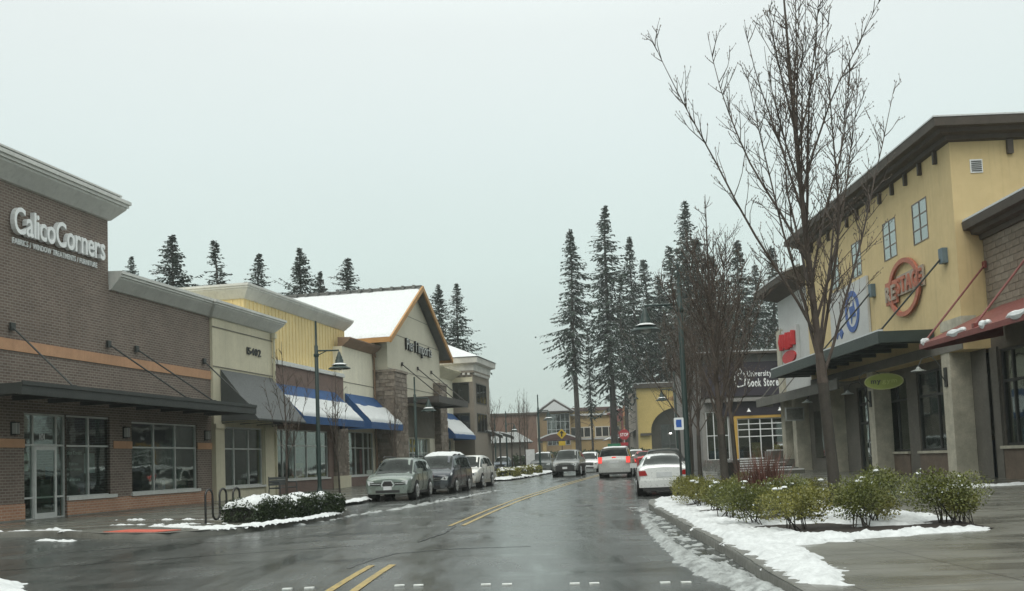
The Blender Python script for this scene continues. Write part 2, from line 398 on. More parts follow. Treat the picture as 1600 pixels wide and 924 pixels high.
def fill(name, poly, zf, m, step=3.0, th=.0):
    xs = [p[0] for p in poly]; ys = [p[1] for p in poly]
    pts = [Vector(p) for p in poly]; n = len(pts)
    def inside(x, y):
        c = False
        for i in range(n):
            a, b = poly[i], poly[i - 1]
            if (a[1] > y) != (b[1] > y) and x < (b[0] - a[0]) * (y - a[1]) / (b[1] - a[1]) + a[0]: c = not c
        return c
    y = math.floor(min(ys)) + .37
    while y < max(ys):
        x = min(xs) + .41
        while x < max(xs):
            if inside(x, y): pts.append(Vector((x, y)))
            x += step * (4 if abs(x) > 25 else 1)
        y += step
    r = delaunay_2d_cdt(pts, [(i, (i + 1) % n) for i in range(n)], [], 1, 1e-5)
    mb = MB(); mb.add([(v.x, v.y, zf(v.x, v.y)) for v in r[0]], [tuple(f) for f in r[2]])
    ob = mb.build(name, m); 
    bm = bmesh.new(); bm.from_mesh(ob.data); bmesh.ops.recalc_face_normals(bm, faces=bm.faces)
    if bm.faces and sum(f.normal.z for f in bm.faces) < 0: bmesh.ops.reverse_faces(bm, faces=bm.faces)
    bm.to_mesh(ob.data); bm.free()
    return tag(ob, kind='structure')

KL = [(-60, 27.2), (-17, 25.7), (-12.8, 25.2), (-11.4, 24.9), (-10.3, 23.9), (-9.3, 22.9), (-8.4, 22.35), (-7.6, 22.1), (-7.0, 22.5), (-6.1, 23.6), (-5.4, 25.9), (-5.0, 28.4), (-5.05, 30.6), (-5.5, 32.4), (-6.25, 33.8)]
KL += [on_road(y, -6.75) for y in frange(36, 62, 2)] + [on_road(y, -6.75 + 1.1 * min(1, (y - 62) / 5)) for y in frange(64, 86, 2)] + [on_road(y, -6.75) for y in frange(90, 150, 5)] + [(-2, 170)]
KR = [(2.2, -20), (2.3, 0), (2.45, 8), (2.58, 10.6), (2.78, 13.2), (2.98, 17.5), (3.2, 21.8), (3.5, 27.0), (3.85, 29.4), (4.5, 30.7), (5.4, 31.3), (5.95, 32.2)]
KR += [on_road(y, 6.75) for y in frange(35, 95, 2.5)] + [on_road(y, 6.75) for y in frange(100, 170, 6)]
fill('pavement_left', KL + [(-60, 170)], wz, MATS['wet_concrete'])
fill('pavement_right', KR + [(60, KR[-1][1]), (60, -20)], wz, MATS['wet_concrete'])
def kerb(name, line, side):
    "a rounded concrete kerb swept along the line; side=+1 when the pavement lies to the right of travel"
    mb = MB(); prof = [(0, -.2), (.0, .03), (.02, .062), (.05, .069), (.16, .069), (.16, -.2)]
    P = [Vector(p) for p in line]; k = len(prof); vs = []
    for i in range(len(P)):
        d = (P[min(i + 1, len(P) - 1)] - P[max(i - 1, 0)]).normalized(); nn = Vector((d.y, -d.x)) * side
        for o, z in prof:
            q = P[i] + nn * (o - .01); vs.append((q.x, q.y, rise(q.y) + z))
    fs = [(i * k + j, (i + 1) * k + j, (i + 1) * k + j + 1, i * k + j + 1) for i in range(len(P) - 1) for j in range(k - 1)]
    mb.add(vs, fs); return tag(mb.build(name, KERB, smooth=True, angle=50), kind='structure')
def dense(line, s=.8):
    out = []
    for a, b in zip(line[:-1], line[1:]):
        n = max(1, int(math.hypot(b[0] - a[0], b[1] - a[1]) / s)); out += [(a[0] + (b[0] - a[0]) * i / n, a[1] + (b[1] - a[1]) * i / n) for i in range(n)]
    return out + [line[-1]]
def smoothline(line, it=2):
    for _ in range(it):
        o = [line[0]]
        for a, b in zip(line[:-1], line[1:]): o += [(a[0] * .75 + b[0] * .25, a[1] * .75 + b[1] * .25), (a[0] * .25 + b[0] * .75, a[1] * .25 + b[1] * .75)]
        line = o + [line[-1]]
    return line
kerb('kerb_left', smoothline(KL[1:]), -1); kerb('kerb_right', smoothline(KR), 1)

# painted lines: double yellow with a gap at the junction, and short white dashes across the lane
def stripe(name, y0, y1, off, w, m, z=.006):
    mb = MB(); ys = frange(y0, y1, .5); vs = []
    for y in ys:
        for k in (-w / 2, w / 2):
            x, yy = on_road(y, off + k); vs.append((x, yy, rz_(x, yy) + z))
    mb.add(vs, [(2 * i, 2 * i + 1, 2 * i + 3, 2 * i + 2) for i in range(len(ys) - 1)]); return mb.build(name, m)
TAR = mat('tar_seal', (.024, .026, .025), .3, .2, 6, .2)
def tar(pts, w):
    mb = MB(); vs = []; P = dense(pts, .15); r = random.Random(len(pts))
    for i, (x, y) in enumerate(P):
        dx = P[min(i + 1, len(P) - 1)][0] - P[max(i - 1, 0)][0]; dy = P[min(i + 1, len(P) - 1)][1] - P[max(i - 1, 0)][1]; n_ = math.hypot(dx, dy) or 1; k = w * (.6 + .8 * noise.noise(Vector((x * 3, y * 3, 1))) ** 2 + .4 * r.random()) / 2; j = .05 * noise.noise(Vector((x * 2, y * 2, 4)))
        for s_ in (-1, 1): X, Y = x - dy / n_ * (k * s_ + j), y + dx / n_ * (k * s_ + j); vs.append((X, Y, rz_(X, Y) + .004))
    return mb.add(vs, [(2 * i, 2 * i + 1, 2 * i + 3, 2 * i + 2) for i in range(len(P) - 1)])
yl = empty('road_marking', (0, 0, 0)); tag(yl, kind='structure')
for a, b in ((4, 13.6), (21.6, 86)):
    for off in (-.14, .14):
        s_ = stripe('yellow_line', a, b, off, .095, MATS['yellow_line']); s_.parent = yl
WHITEP = mat('white_road_paint', (.62, .64, .62), .5, .2, 20, .2)
for x in (-2.63, -2.38, -1.37, -1.16, -.42, -.19, .54, .75, 1.5, 1.72, 2.2):
    y = 11.14 - (x + 1) * .1; z = rz_(x, y)
    MB().box(x, x + .105, y, y + .07, z + .001, z + .016).build('lane_stud', WHITEP, yl)
rs = MB(); 
p = [(-9.5, 23.35), (-8.0, 22.45), (-7.6, 23.0), (-9.1, 23.95)]
rs.add([(x, y, wz(x, y) + .012) for x, y in p] + [(x, y, wz(x, y) - .05) for x, y in p], [(0, 1, 2, 3), (0, 4, 5, 1), (1, 5, 6, 2), (2, 6, 7, 3), (3, 7, 4, 0)])
tag(rs.build('red_tactile_ramp', mat('red_tactile', (.52, .10, .06), .5, .2, 8, .3)), kind='structure')
for q, w_ in (([(-2.25, 13.4), (-2.1, 14.6), (-1.8, 15.4), (-1.0, 15.9), (.2, 16.0)], .08), ([(-9, 15.4), (-6.5, 16.6), (-4.3, 17.2), (-2.6, 17.4)], .07), ([(-1.7, 17.5), (-1.4, 19.5), (-1.3, 21.5)], .06), ([(-8.5, 19.2), (-6.2, 20.4), (-4.0, 20.6), (-2.2, 20.3)], .07)):
    tar(q, w_).build('tar_seam', TAR, yl)
MANHOLE = mat('iron_cover', (.045, .045, .042), .4, .3, 10, .6, 80)
for k, (x, y) in enumerate([(1.9, 29.5)]):
    MB().lathe([(.32, 0), (.32, .008), (.28, .01), (0, .01)], (x, y, rz_(x, y)), 20).build('manhole_cover', MANHOLE, yl)

# snow: lumpy sheets whose ragged rim dips below the ground
def sdf_poly(poly):
    n = len(poly)
    def f(x, y):
        d = 1e9; c = False
        for i in range(n):
            ax, ay = poly[i]; bx, by = poly[i - 1]
            ex, ey = bx - ax, by - ay; t = ((x - ax) * ex + (y - ay) * ey) / (ex * ex + ey * ey + 1e-12); t = 0 if t < 0 else 1 if t > 1 else t
            q = (x - ax - ex * t) ** 2 + (y - ay - ey * t) ** 2
            if q < d: d = q
            if (ay > y) != (by > y) and x < (bx - ax) * (y - ay) / (by - ay) + ax: c = not c
        d = math.sqrt(d); return d if c else -d
    return f
def sdf_line(line, w):
    def f(x, y):
        best = -1e9; n = len(line)
        for i in range(n - 1):
            ax, ay = line[i]; bx, by = line[i + 1]; ex, ey = bx - ax, by - ay
            t = ((x - ax) * ex + (y - ay) * ey) / (ex * ex + ey * ey + 1e-12); t = 0 if t < 0 else 1 if t > 1 else t
            ww = w[i] + (w[i + 1] - w[i]) * t if hasattr(w, '__len__') else w
            best = max(best, ww / 2 - math.hypot(x - ax - ex * t, y - ay - ey * t))
        return best
    return f
def snow(name, sdf, bbox, zf, m, label, amp=.06, edge=.15, na=.03, nf=3.0, res=.06, seed=0, bias=0.0, cat='snow'):
    x0, x1, y0, y1 = bbox; nx = int((x1 - x0) / res) + 1; ny = int((y1 - y0) / res) + 1
    H = []; V = []
    for j in range(ny + 1):
        for i in range(nx + 1):
            x = x0 + i * res; y = y0 + j * res; d = sdf(x, y)
            if d < -edge * 1.5: H.append(-1); V.append(None); continue
            q = Vector((x * nf + seed * 7.3, y * nf, seed))
            h = amp * max(-1.5, min(1, d / edge)) + na * (noise.fractal(q, .9, 2.0, 5)) + na * .4 * noise.noise(q * 6) + bias
            H.append(h); V.append((x, y, zf(x, y) + h))
    mb = MB(); idx = {}; w = nx + 1; vs = []; fs = []
    def vid(k):
        if k not in idx: idx[k] = len(vs); vs.append(V[k])
        return idx[k]
    for j in range(ny):
        for i in range(nx):
            ks = (j * w + i, j * w + i + 1, (j + 1) * w + i + 1, (j + 1) * w + i)
            if all(V[k] is not None for k in ks) and max(H[k] for k in ks) > 0: fs.append(tuple(vid(k) for k in ks))
    mb.add(vs, fs); ob = mb.build(name, m, smooth=True, angle=70)
    return tag(ob, label, cat, kind='stuff')
BED = [(2.95, 9.3), (2.62, 9.6), (2.72, 11.0), (2.86, 13.0), (3.1, 17.5), (3.32, 21.8), (3.62, 26.6), (4.1, 29.6), (5.2, 30.6), (7.4, 29.5), (7.2, 22.0), (7.3, 17.2), (7.05, 14.75), (5.64, 14.3), (4.5, 13.8), (3.6, 13.3), (3.5, 12.3), (3.35, 11.2), (3.25, 10.2)]
SOIL = mat('bark_mulch', (.022, .016, .012), .9, .4, 14, .8, 60)
fill('planting_bed', [(3.05, 13.25), (3.25, 18), (3.45, 22), (3.72, 26.4), (4.2, 29.3), (5.2, 30.3), (7.3, 29.3), (7.1, 22), (7.2, 17.2), (6.9, 14.75), (5.64, 14.4), (4.5, 13.95)], lambda x, y: wz(x, y) + .012, SOIL, 1.0)
def bedz(x, y): return wz(x, y) + .012
_sb = sdf_poly(BED); HOLES = [(4.9, 15.35, .62), (5.7, 15.5, .5), (6.75, 15.55, .62), (7.0, 16.3, .4), (4.35, 15.4, .3), (4.6, 16.4, .7), (4.9, 19, .7), (4.6, 22, .6), (4.7, 25, .6), (6.2, 15.25, .35)]
def bedsdf(x, y):
    d = _sb(x, y)
    for hx, hy, r in HOLES:
        e_ = math.hypot((x - hx) * .8, (y - hy)) - r
        if e_ < d: d = e_
    return d
snow('bed_snow', bedsdf, (2.4, 7.6, 8.9, 31), wz, MATS['kerb_snow'], 'white snow lying over the planting bed and its kerb beside the wet road', .05, .13, .055, 3.2, .04, 1)
snow('kerb_slush', sdf_line([(3.02, 24.2), (2.78, 22), (2.58, 19.5), (2.42, 17.5), (2.31, 15.5), (2.22, 13.2), (2.3, 11.6), (2.38, 10.2), (2.42, 8.5)], [.12, .22, .26, .28, .30, .40, .62, .5, .35]), (1.6, 3.3, 8.3, 24.6), rz_, SLUSH, 'grey melting slush in the gutter along the near kerb of the planting bed', .07, .15, .042, 5.0, .028, 2, -.012)
snow('gutter_ice', sdf_line([(3.35, 27.5), (3.1, 24), (2.82, 18), (2.62, 14), (2.45, 11)], .28), (2.1, 3.6, 10, 29), rz_, SLUSH, 'thin patches of grey ice between gutter slush and kerb', .015, .15, .06, 4.0, .05, 9, -.02)
snow('lane_slush', sdf_line([(-5.6, 25.3), (-5.0, 27.6), (-4.6, 30.2), (-3.8, 32.6), (-3.1, 35.5), (-2.2, 39), (-1.6, 42.5), (-.5, 47)], [.3, .3, .25, .5, .45, .3, .25, .2]), (-6.5, .4, 24.5, 48), rz_, SLUSH, 'broken line of dirty slush beside the parked cars', .05, .2, .085, 2.6, .05, 3, -.035)
snow('hedge_kerb_snow', sdf_line([(-9.0, 25.2), (-7.6, 23.9), (-6.9, 22.95), (-6.1, 23.9), (-5.45, 26.0), (-5.1, 28.4), (-5.2, 30.6)], [.2, .35, .45, .3, .28, .25, .15]), (-9.6, -4.6, 22.4, 31.2), wz, SNOW, 'thin white snow along the kerb round the clipped hedge', .05, .12, .05, 2.6, .05, 4, -.005)
snow('corner_snow', sdf_line([(-17, 26.05), (-12.8, 25.45), (-11.4, 25.1), (-10.4, 24.2)], [.12, .22, .24, .14]), (-17.5, -10, 23.6, 26.8), wz, SNOW, 'thin white strip of snow on the kerb before the brick shop', .04, .1, .06, 2.2, .05, 5, -.012)
snow('joint_snow', sdf_line([(-11.6, 29.6), (-9.6, 28.4), (-7.6, 27.4)], .12), (-12, -7, 27, 30), wz, SNOW, 'narrow line of snow on the pavement behind the bicycle rack', .03, .08, .05, 3, .04, 6, -.012)
snow('joint_snow', sdf_line([(-10.6, 26.6), (-9, 25.9), (-7.2, 25.2)], .12), (-11, -6.6, 24.6, 27), wz, SNOW, 'narrow line of snow on the pavement before the bicycle rack', .03, .08, .05, 3, .04, 16, -.012)
snow('gutter_snow', sdf_line([(-10.9, 23.4), (-9.9, 22.6)], .35), (-11.6, -9.2, 22, 24.2), rz_, SNOW, 'small lump of snow in the gutter before the brick shop door', .05, .18, .06, 2.5, .05, 7, -.015)
snow('roadside_snow', sdf_poly([(-7.6, 12.0), (-6.2, 12.0), (-6.15, 12.7), (-6.6, 13.6), (-7.6, 13.8)]), (-7.9, -5.8, 11.6, 14.2), rz_, SNOW, 'heap of snow at the edge of the near junction corner', .12, .3, .06, 2.5, .05, 8)
snow('shop_snow', sdf_line([(12.2, 29.3), (14.8, 29.5)], [.5, .35]), (11.4, 15.4, 28.6, 30.2), wz, SNOW, 'long low heap of snow on the pavement before the stone pillar', .10, .3, .05, 3, .05, 10)
snow('pavement_snow', sdf_line([(9.0, 27.5), (10.6, 27.7)], .3), (8.6, 11, 27, 28.2), wz, SNOW, 'small patch of snow on the pavement behind the street tree', .04, .15, .04, 3, .05, 11)
snow('pavement_snow', sdf_line([(7.6, 23.8), (8.6, 24.0)], .35), (7.2, 9.2, 23.2, 24.6), wz, SNOW, 'flat patch of snow just beside the street tree trunk', .04, .15, .04, 3, .05, 12)
snow('pavement_snow', sdf_line([(10.9, 21.0), (12.5, 21.3)], .35), (10.5, 13, 20.4, 21.9), wz, SNOW, 'small patch of snow on the wet pavement at the picture edge', .05, .15, .04, 3, .05, 13)
snow('median_snow', sdf_line([on_road(y, -6.0) for y in frange(64, 86, 3)], 1.3), (-2.5, 4.5, 62, 88), wz, SNOW, 'white snow round the planted kerb across the street', .09, .3, .05, 1.5, .14, 14)
snow('lot_snow', sdf_line([on_road(y, -6.6) for y in frange(33, 39, 2)], .4), (-7.5, -4.5, 32, 39.5), wz, SNOW, 'white strip of snow on the kerb beside the silver crossover', .05, .15, .05, 2.5, .06, 15)

# ------------------------------------------------------------------ left side of the street
class Row:
    def __init__(s, origin, theta): s.o = origin; s.t = theta
    def root(s, name, x, y=0, z=0):
        return empty(name, (s.o[0] + x * math.cos(s.t) - y * math.sin(s.t), s.o[1] + x * math.sin(s.t) + y * math.cos(s.t), z), s.t)
    def w(s, x, y): return (s.o[0] + x * math.cos(s.t) - y * math.sin(s.t), s.o[1] + x * math.sin(s.t) + y * math.cos(s.t))
LR = Row((-15.594, 30.676), R(90 - 11.4))
RR = Row((15.767, 36.209), R(-90.3))
BRICK = brick_mat('brown_brick', (.135, .098, .078), (.195, .146, .116), (.30, .265, .23), .24, .092, .8, .7, .014)
BRICK_BASE = brick_mat('orange_brick', (.40, .185, .105), (.48, .26, .155), (.50, .38, .30), .24, .092, .7, .6, .016)
BRICK_RED = brick_mat('plum_brick', (.17, .105, .085), (.20, .125, .10), (.2, .16, .14))
BAND = mat('orange_stucco', (.50, .285, .165), .8, .12, 1, .2, 80, streak=.2)
TAN = mat('tan_stucco', (.60, .56, .42), .85, .12, .6, .25, 90, streak=.32)
BEIGE = mat('beige_stucco', (.76, .72, .58), .85, .1, .5, .25, 90, streak=.3)
TAUPE = mat('taupe_stucco', (.56, .53, .425), .85, .08, .5, .25, 90, streak=.15)
CORN = mat('grey_cornice', (.62, .63, .60), .7, .1, 1.2, .15, 60, streak=.3)
YELLOWB = mat('yellow_boarding', (.76, .61, .31), .75, .08, 1, .15, 60, streak=.12)
PLINTH = mat('plinth_concrete', (.20, .20, .18), .7, .2)
STONE = mat('brown_ledgestone', (.19, .155, .125), .85, .35, 5, .5, 25)
STONE2 = mat('pale_ledgestone', (.27, .23, .19), .85, .3, 5, .5, 25)
ROOFDECK = mat('roof_membrane', (.2, .2, .2), .9, .2)
BLUE = mat('blue_canvas', (.017, .072, .20), .75, .15, 2, .3, 120)
GREYCANVAS = mat('grey_awning_metal', (.055, .062, .062), .5, .12, 2, .2, 40)
WOOD = mat('amber_trim', (.42, .225, .075), .6, .15, 2, .2)
BROWNTRIM = mat('brown_trim', (.25, .165, .11), .7, .15, 2, .2)
WHITE = plain('white_letters', (.80, .82, .82), .4)
BLACK = plain('black_letters', (.012, .012, .013), .4)
LAMPGLASS = plain('lamp_glass', (.42, .43, .41), .4)

def shell(mb, x0, x1, y0, y1, z0, z1, front=False):
    mb.quad((x0, y1, z0), (x0, y0, z0), (x0, y0, z1), (x0, y1, z1)); mb.quad((x1, y0, z0), (x1, y1, z0), (x1, y1, z1), (x1, y0, z1))
    mb.quad((x1, y1, z0), (x0, y1, z0), (x0, y1, z1), (x1, y1, z1)); mb.quad((x0, y0, z1), (x1, y0, z1), (x1, y1, z1), (x0, y1, z1))
    if front: mb.quad((x0, y0, z0), (x1, y0, z0), (x1, y0, z1), (x0, y0, z1))
    return mb
def interior(root, x0, x1, y0, z1, o, depth=6, zf=.07):
    mb = MB(); y1 = y0 + depth
    mb.quad((x0, y0, zf), (x1, y0, zf), (x1, y1, zf), (x0, y1, zf)); mb.quad((x0, y1, zf), (x1, y1, zf), (x1, y1, z1), (x0, y1, z1))
    mb.quad((x0, y0, z1), (x0, y1, z1), (x1, y1, z1), (x1, y0, z1)); mb.quad((x0, y0, zf), (x0, y1, zf), (x0, y1, z1), (x0, y0, z1)); mb.quad((x1, y0, zf), (x1, y0, z1), (x1, y1, z1), (x1, y1, zf))
    r = random.Random(int(x0 * 10) + 3)                        # counters and shelving standing inside
    x = x0 + .8
    while x < x1 - 1.2:
        w = r.uniform(.6, 1.6); d = y0 + r.uniform(1.4, 4.5); mb.box(x, x + w, d, d + .5, zf, zf + r.uniform(.8, 2.0)); x += w + r.uniform(.3, 1.2)
    it = mb.build('interior', INTERIOR, root, o=o); x = x0 + .5
    while x < x1 - .8:                                          # stock and displays close behind the glass
        w = r.uniform(.25, .8); h = r.uniform(.5, 1.7); d = y0 + r.uniform(.1, .9)
        MB().box(x, x + w, d, d + r.uniform(.2, .5), zf, zf + h).build('stock', mat('stock_%d' % r.randrange(6), ((.40, .38, .33), (.10, .14, .20), (.34, .10, .08), (.42, .33, .15), (.08, .14, .10), (.5, .5, .48))[r.randrange(6)], .6, .3, 4, 0), it, o=o)
        x += w + r.uniform(.3, 1.5)
    return it
def corn_prof(z0, z1, out): h = z1 - z0; return [(-.02, z0), (out * .15, z0 + h * .04), (out * .78, z0 + h * .6), (out * .8, z0 + h * .68), (out * .9, z0 + h * .7), (out * .9, z0 + h * .82), (out, z0 + h * .84), (out, z1), (-.25, z1 + .03), (-.25, z0)]
def blocks(mb, x0, x1, z0, z1, y, bw, bh, seed=0, face='y', proud=.03, gap=.012):
    "coursed blocks standing proud of the plane; face 'y': plane y=const seen from -y; 'x': plane x=const seen from -x"
    r = random.Random(seed); z = z0; row = 0
    while z < z1 - .03:
        h = min(bh * r.uniform(.8, 1.2), z1 - z); x = x0 - (bw * .5 if row % 2 else 0)
        while x < x1:
            w = bw * r.uniform(.7, 1.3); a, b = max(x, x0), min(x + w, x1); p = proud * r.uniform(.4, 1.4); x += w
            if b - a < .05: continue
            mb.cur = r.choice((0, 0, 1))
            if face == 'y': mb.box(a + gap, b - gap, y - p, y + .05, z + gap, z + h - gap)
            else: mb.box(y - p, y + .05, a + gap, b - gap, z + gap, z + h - gap)
        z += h; row += 1
    mb.cur = 0; return mb
def wall_lamp(row, x, y, z, label, grp):
    L = row.root('wall_lamp', x, y, z); tag(L, label, 'wall lamp', grp)
    MB().box(-.09, .09, -.06, 0, -.05, .38).build('back_plate', DARKFRAME, L)
    MB().box(-.075, .075, -.20, -.06, 0, .33).build('lamp_glass', LAMPGLASS, L)
    MB().box(-.09, .09, -.215, -.061, .333, .36).box(-.09, .09, -.215, -.061, -.03, -.003).box(-.012, .012, -.212, -.201, 0, .33).build('cage', DARKFRAME, L)
    return L
def rod(root, a, b, r=.035, m=None, name='tie_rod', o=(0, 0, 0)):
    a = Vector(a); b = Vector(b); mb = MB(); mb.tube([a, b], r, 8)
    mb.box(a.x - .1, a.x + .1, a.y - .06, a.y + .02, a.z - .12, a.z + .12); mb.box(b.x - .07, b.x + .07, b.y - .07, b.y + .07, b.z - .09, b.z + .05)
    return mb.build(name, m or CANOPY_DARK, root, o=o)
def awning(row, name, x0, x1, y, z0, out, zf, val, m, label, snowlab=None, snow_rng=(.35, .96), seed=1, fm=None):
    "a sloped fabric awning with end panels and valance; snow lies on it as a thick irregular slab"
    o = (x0, y, 0); A = row.root(name, x0, y, 0); tag(A, label, 'awning', 'shop awnings'); yf = y - out; t = .03
    MB().prism_x([(y - .02, z0), (yf, zf), (yf, zf - t), (y - .02, z0 - t * 1.6)], x0 + .02, x1 - .02).build('canopy_cloth', m, A, o=o)
    for x in (x0, x1 - .02):
        MB().prism_x([(y - .02, z0), (yf, zf), (yf, zf - val), (y - .02, zf - val)], x, x + .02).build('end_panel', m, A, o=o)
    if val > .03: MB().box(x0 + .021, x1 - .021, yf - .022, yf - .002, zf - val, zf + .01).build('valance', m, A, o=o)
    fr = MB(); n = max(2, int((x1 - x0) / 1.6))
    for i in range(n + 1):
        x = x0 + .06 + (x1 - x0 - .12) * i / n; fr.tube([(x, y - .02, z0 - .1), (x, yf + .04, zf - .08), (x, y - .02, zf - .12)], .02, 5)
    fr.tube([(x0 + .06, yf + .04, zf - .08), (x1 - .06, yf + .04, zf - .08)], .02, 5); fr.build('frame', fm or DARKFRAME, A, o=o)
    if snowlab is not None:
        mb = MB(); nx, ny = max(8, int((x1 - x0) / .12)), 22; vs = []; H = []
        for j in range(ny + 1):
            for i in range(nx + 1):
                u = i / nx; v = j / ny; x = x0 + .03 + (x1 - x0 - .06) * u
                top = snow_rng[0] + .05 * noise.noise(Vector((x * .8, seed, 0))) ; d = min(v - top, snow_rng[1] - v, (u * (x1 - x0)) * .15 + .01, (1 - u) * (x1 - x0) * .15 + .01)
                h = .09 * max(-1, min(1, d / .05)) + .03 * noise.fractal(Vector((x * 3, v * 8, seed)), 1, 2, 3)
                yy = y - .02 + (yf - y) * v; zz = z0 + (zf - z0) * v; nl = math.hypot(out, z0 - zf)
                vs.append((x, yy - h * (z0 - zf) / nl, zz + h * out / nl)); H.append(h)
        w = nx + 1; fs = [(j * w + i, (j + 1) * w + i, (j + 1) * w + i + 1, j * w + i + 1) for j in range(ny) for i in range(nx) if max(H[j * w + i], H[j * w + i + 1], H[(j + 1) * w + i], H[(j + 1) * w + i + 1]) > 0]
        mb.add(vs, fs).build('awning_snow', SNOW, A, True, o=o)
    return A

# --- brick corner shop
b = LR.root('brick_shop', -9); o = (-9, 0, 0); tag(b, 'brown brick shop with stepped grey cornice and orange band, first on the street', 'building')
W1, W2, DR = (3.2, 5.88, .62, 3.48), (7.05, 11.88, .62, 3.38), (1.1, 3.2, .05, 3.48)
mb = MB(); mb.wall(-9, 5.67, .6, 10.75, 0, [W1, DR]); mb.wall(5.67, 13.1, .6, 8.3, 0, [W2])
shell(mb, -9, 5.67, 0, 14, 0, 10.75); shell(mb, 5.67, 13.1, 0, 14, 0, 8.3); mb.build('wall', BRICK, b, o=o)
mb = MB(); mb.wall(-9, 13.1, -.3, .6, -.03, [(1.1, 3.2, .05, .6)], .03); mb.quad((-9, -.03, .6), (1.1, -.03, .6), (1.1, 0, .6), (-9, 0, .6)); mb.quad((3.2, -.03, .6), (13.1, -.03, .6), (13.1, 0, .6), (3.2, 0, .6)); mb.build('brick_base', BRICK_BASE, b, o=o)
for x0, x1 in ((-9, 1.1), (3.2, 13.1)): MB().box(x0, x1, -.05, .02, -.3, .12).build('plinth', PLINTH, b, o=o)
MB().box(-9, 13.1, -.035, .02, 5.36, 5.72).build('orange_band', BAND, b, o=o)
for x0, x1 in ((-9, 1.1), (5.88, 7.05), (11.88, 13.1)): MB().box(x0, x1, -.03, .02, 2.35, 2.62).build('orange_band', BAND, b, o=o)
MB().box(3.2, 5.98, -.09, .08, .60, .72).build('sill', CORN, b, o=o); MB().box(6.95, 11.98, -.09, .08, .60, .72).build('sill', CORN, b, o=o)
mb = MB(); mb.cornice([(-9, 0), (5.67, 0), (5.67, 8)], corn_prof(10.62, 11.4, .6)); mb.build('cornice', CORN, b, o=o)
mb = MB(); mb.cornice([(5.7, 0), (13.1, 0)], corn_prof(8.08, 8.76, .55)); mb.build('cornice', CORN, b, o=o)
MB().cornice([(-9, -.5), (5.67, -.5)], [(0, 11.44), (.1, 11.44), (.1, 11.5), (-.6, 11.52)]).build('coping', CORN, b, o=o)
window(b, 3.2, 5.86, .7, 3.46, .06, (4.5,), (2.43,), o=o)
window(b, 7.07, 11.86, .7, 3.36, .06, (8.65, 10.22), (2.4,), o=o)
d = window(b, 1.12, 3.18, .06, 3.46, .06, (1.6, 2.75), (.76, 2.44), o=o, name='door_surround', skip=((1, 0), (1, 1), (0, 2), (1, 2), (2, 2)))
MB().box(1.16, 3.14, .105, .117, 2.47, 3.42).build('pane', GLASS, d, o=o)
dm = MB(); dm.box(1.62, 1.72, .03, .08, .08, 2.4).box(2.63, 2.73, .03, .08, .08, 2.4).box(1.72, 2.63, .031, .079, .08, .26).box(1.72, 2.63, .031, .079, 2.28, 2.4)
dd = dm.build('door', plain('door_alu', (.60, .62, .60), .4, .2), b, o=o)
MB().box(1.72, 2.63, .05, .06, .26, 2.28).build('pane', GLASS, dd, o=o)
MB().tube([(2.58, .03, .9), (2.58, -.03, .95), (2.58, -.03, 1.4), (2.58, .03, 1.45)], .015, 6).build('handle', ALU, dd, o=o)
lettering('101', 1.95, 2.2, 2.62, .2, .09, WHITE, b, 'door_number', .0, .01, o=o, joined=True)
interior(b, .8, 12.6, .3, 3.7, o)
pb = MB().box(3.3, 4.42, .19, .21, .78, 2.36).build('notice_board', plain('notice_black', (.02, .02, .022), .5), b, o=o)
for tx, zz, xa, xb, cap in (('Calico Corners', 2.14, 3.4, 4.32, .13), ('Fabrics', 1.78, 3.6, 4.1, .1), ('Window Treatments', 1.6, 3.45, 4.28, .1), ('Furniture', 1.24, 3.5, 4.2, .12)):
    lettering(tx, xa, xb, zz, cap, .188, WHITE, pb, 'board_text', .0, .004, o=o, joined=True)
for xa, xb, zz in ((1.22, 1.45, 1.62), (1.25, 1.5, 1.95)): MB().box(xa, xb, .14, .15, zz, zz + .22).build('paper_notice', plain('paper', (.55, .57, .55), .7), b, o=o)
MB().box(1.8, 2.3, 1.6, 2.1, .07, .8).build('stock_display', mat('red_stock', (.35, .05, .04), .6), b, o=o)
MB().box(4.7, 5.5, .5, .53, 1.5, 2.2).build('window_poster', mat('pale_poster', (.4, .46, .47), .6, .4, 3, 0), b, o=o)

sg = LR.root('shop_sign', .4, 0, 9.0); tag(sg, 'white raised letters reading CalicoCorners with a small line below', 'sign'); so = (.4, 0, 9.0)
SW = plain('sign_white', (.86, .88, .88), .35)
lettering('CalicoCorners', .42, 5.2, 9.07, .86, -.05, SW, sg, 'letter', .012, .16, .05, o=so)
lettering('FABRICS / WINDOW TREATMENTS / FURNITURE', .55, 4.95, 8.76, .19, -.01, SW, sg, 'tagline_letter', .006, .04, .09, o=so)
for x, lb in ((.55, 'beside the glass door'), (6.55, 'between the two big shop windows'), (12.55, 'next to the tan shop wall')):
    wall_lamp(LR, x, 0, 2.77, 'small square wall lamp on brown brick ' + lb, 'wall lamps on the brick shop')
c = LR.root('entrance_canopy', -1.9, 0, 3.75); o = (-1.9, 0, 3.75); tag(c, 'long dark flat steel canopy hung on rods over the brick shop front', 'canopy')
MB().box(-1.9, 12.9, -2.2, -2.05, 3.76, 4.1).box(-1.9, -1.78, -2.05, -.03, 3.78, 4.09).box(12.78, 12.9, -2.05, -.03, 3.78, 4.09).box(-1.9, 12.9, -2.24, -2.2, 4.02, 4.14).build('fascia', CANOPY_DARK, c, o=o)
MB().box(-1.78, 12.78, -2.05, -.03, 3.95, 4.0).build('deck', CANOPY_DARK, c, o=o)
for i in range(9): MB().box(-1.2 + i * 1.7, -1.1 + i * 1.7, -2.04, -.04, 3.8, 3.949).build('joist', CANOPY_DARK, c, o=o)
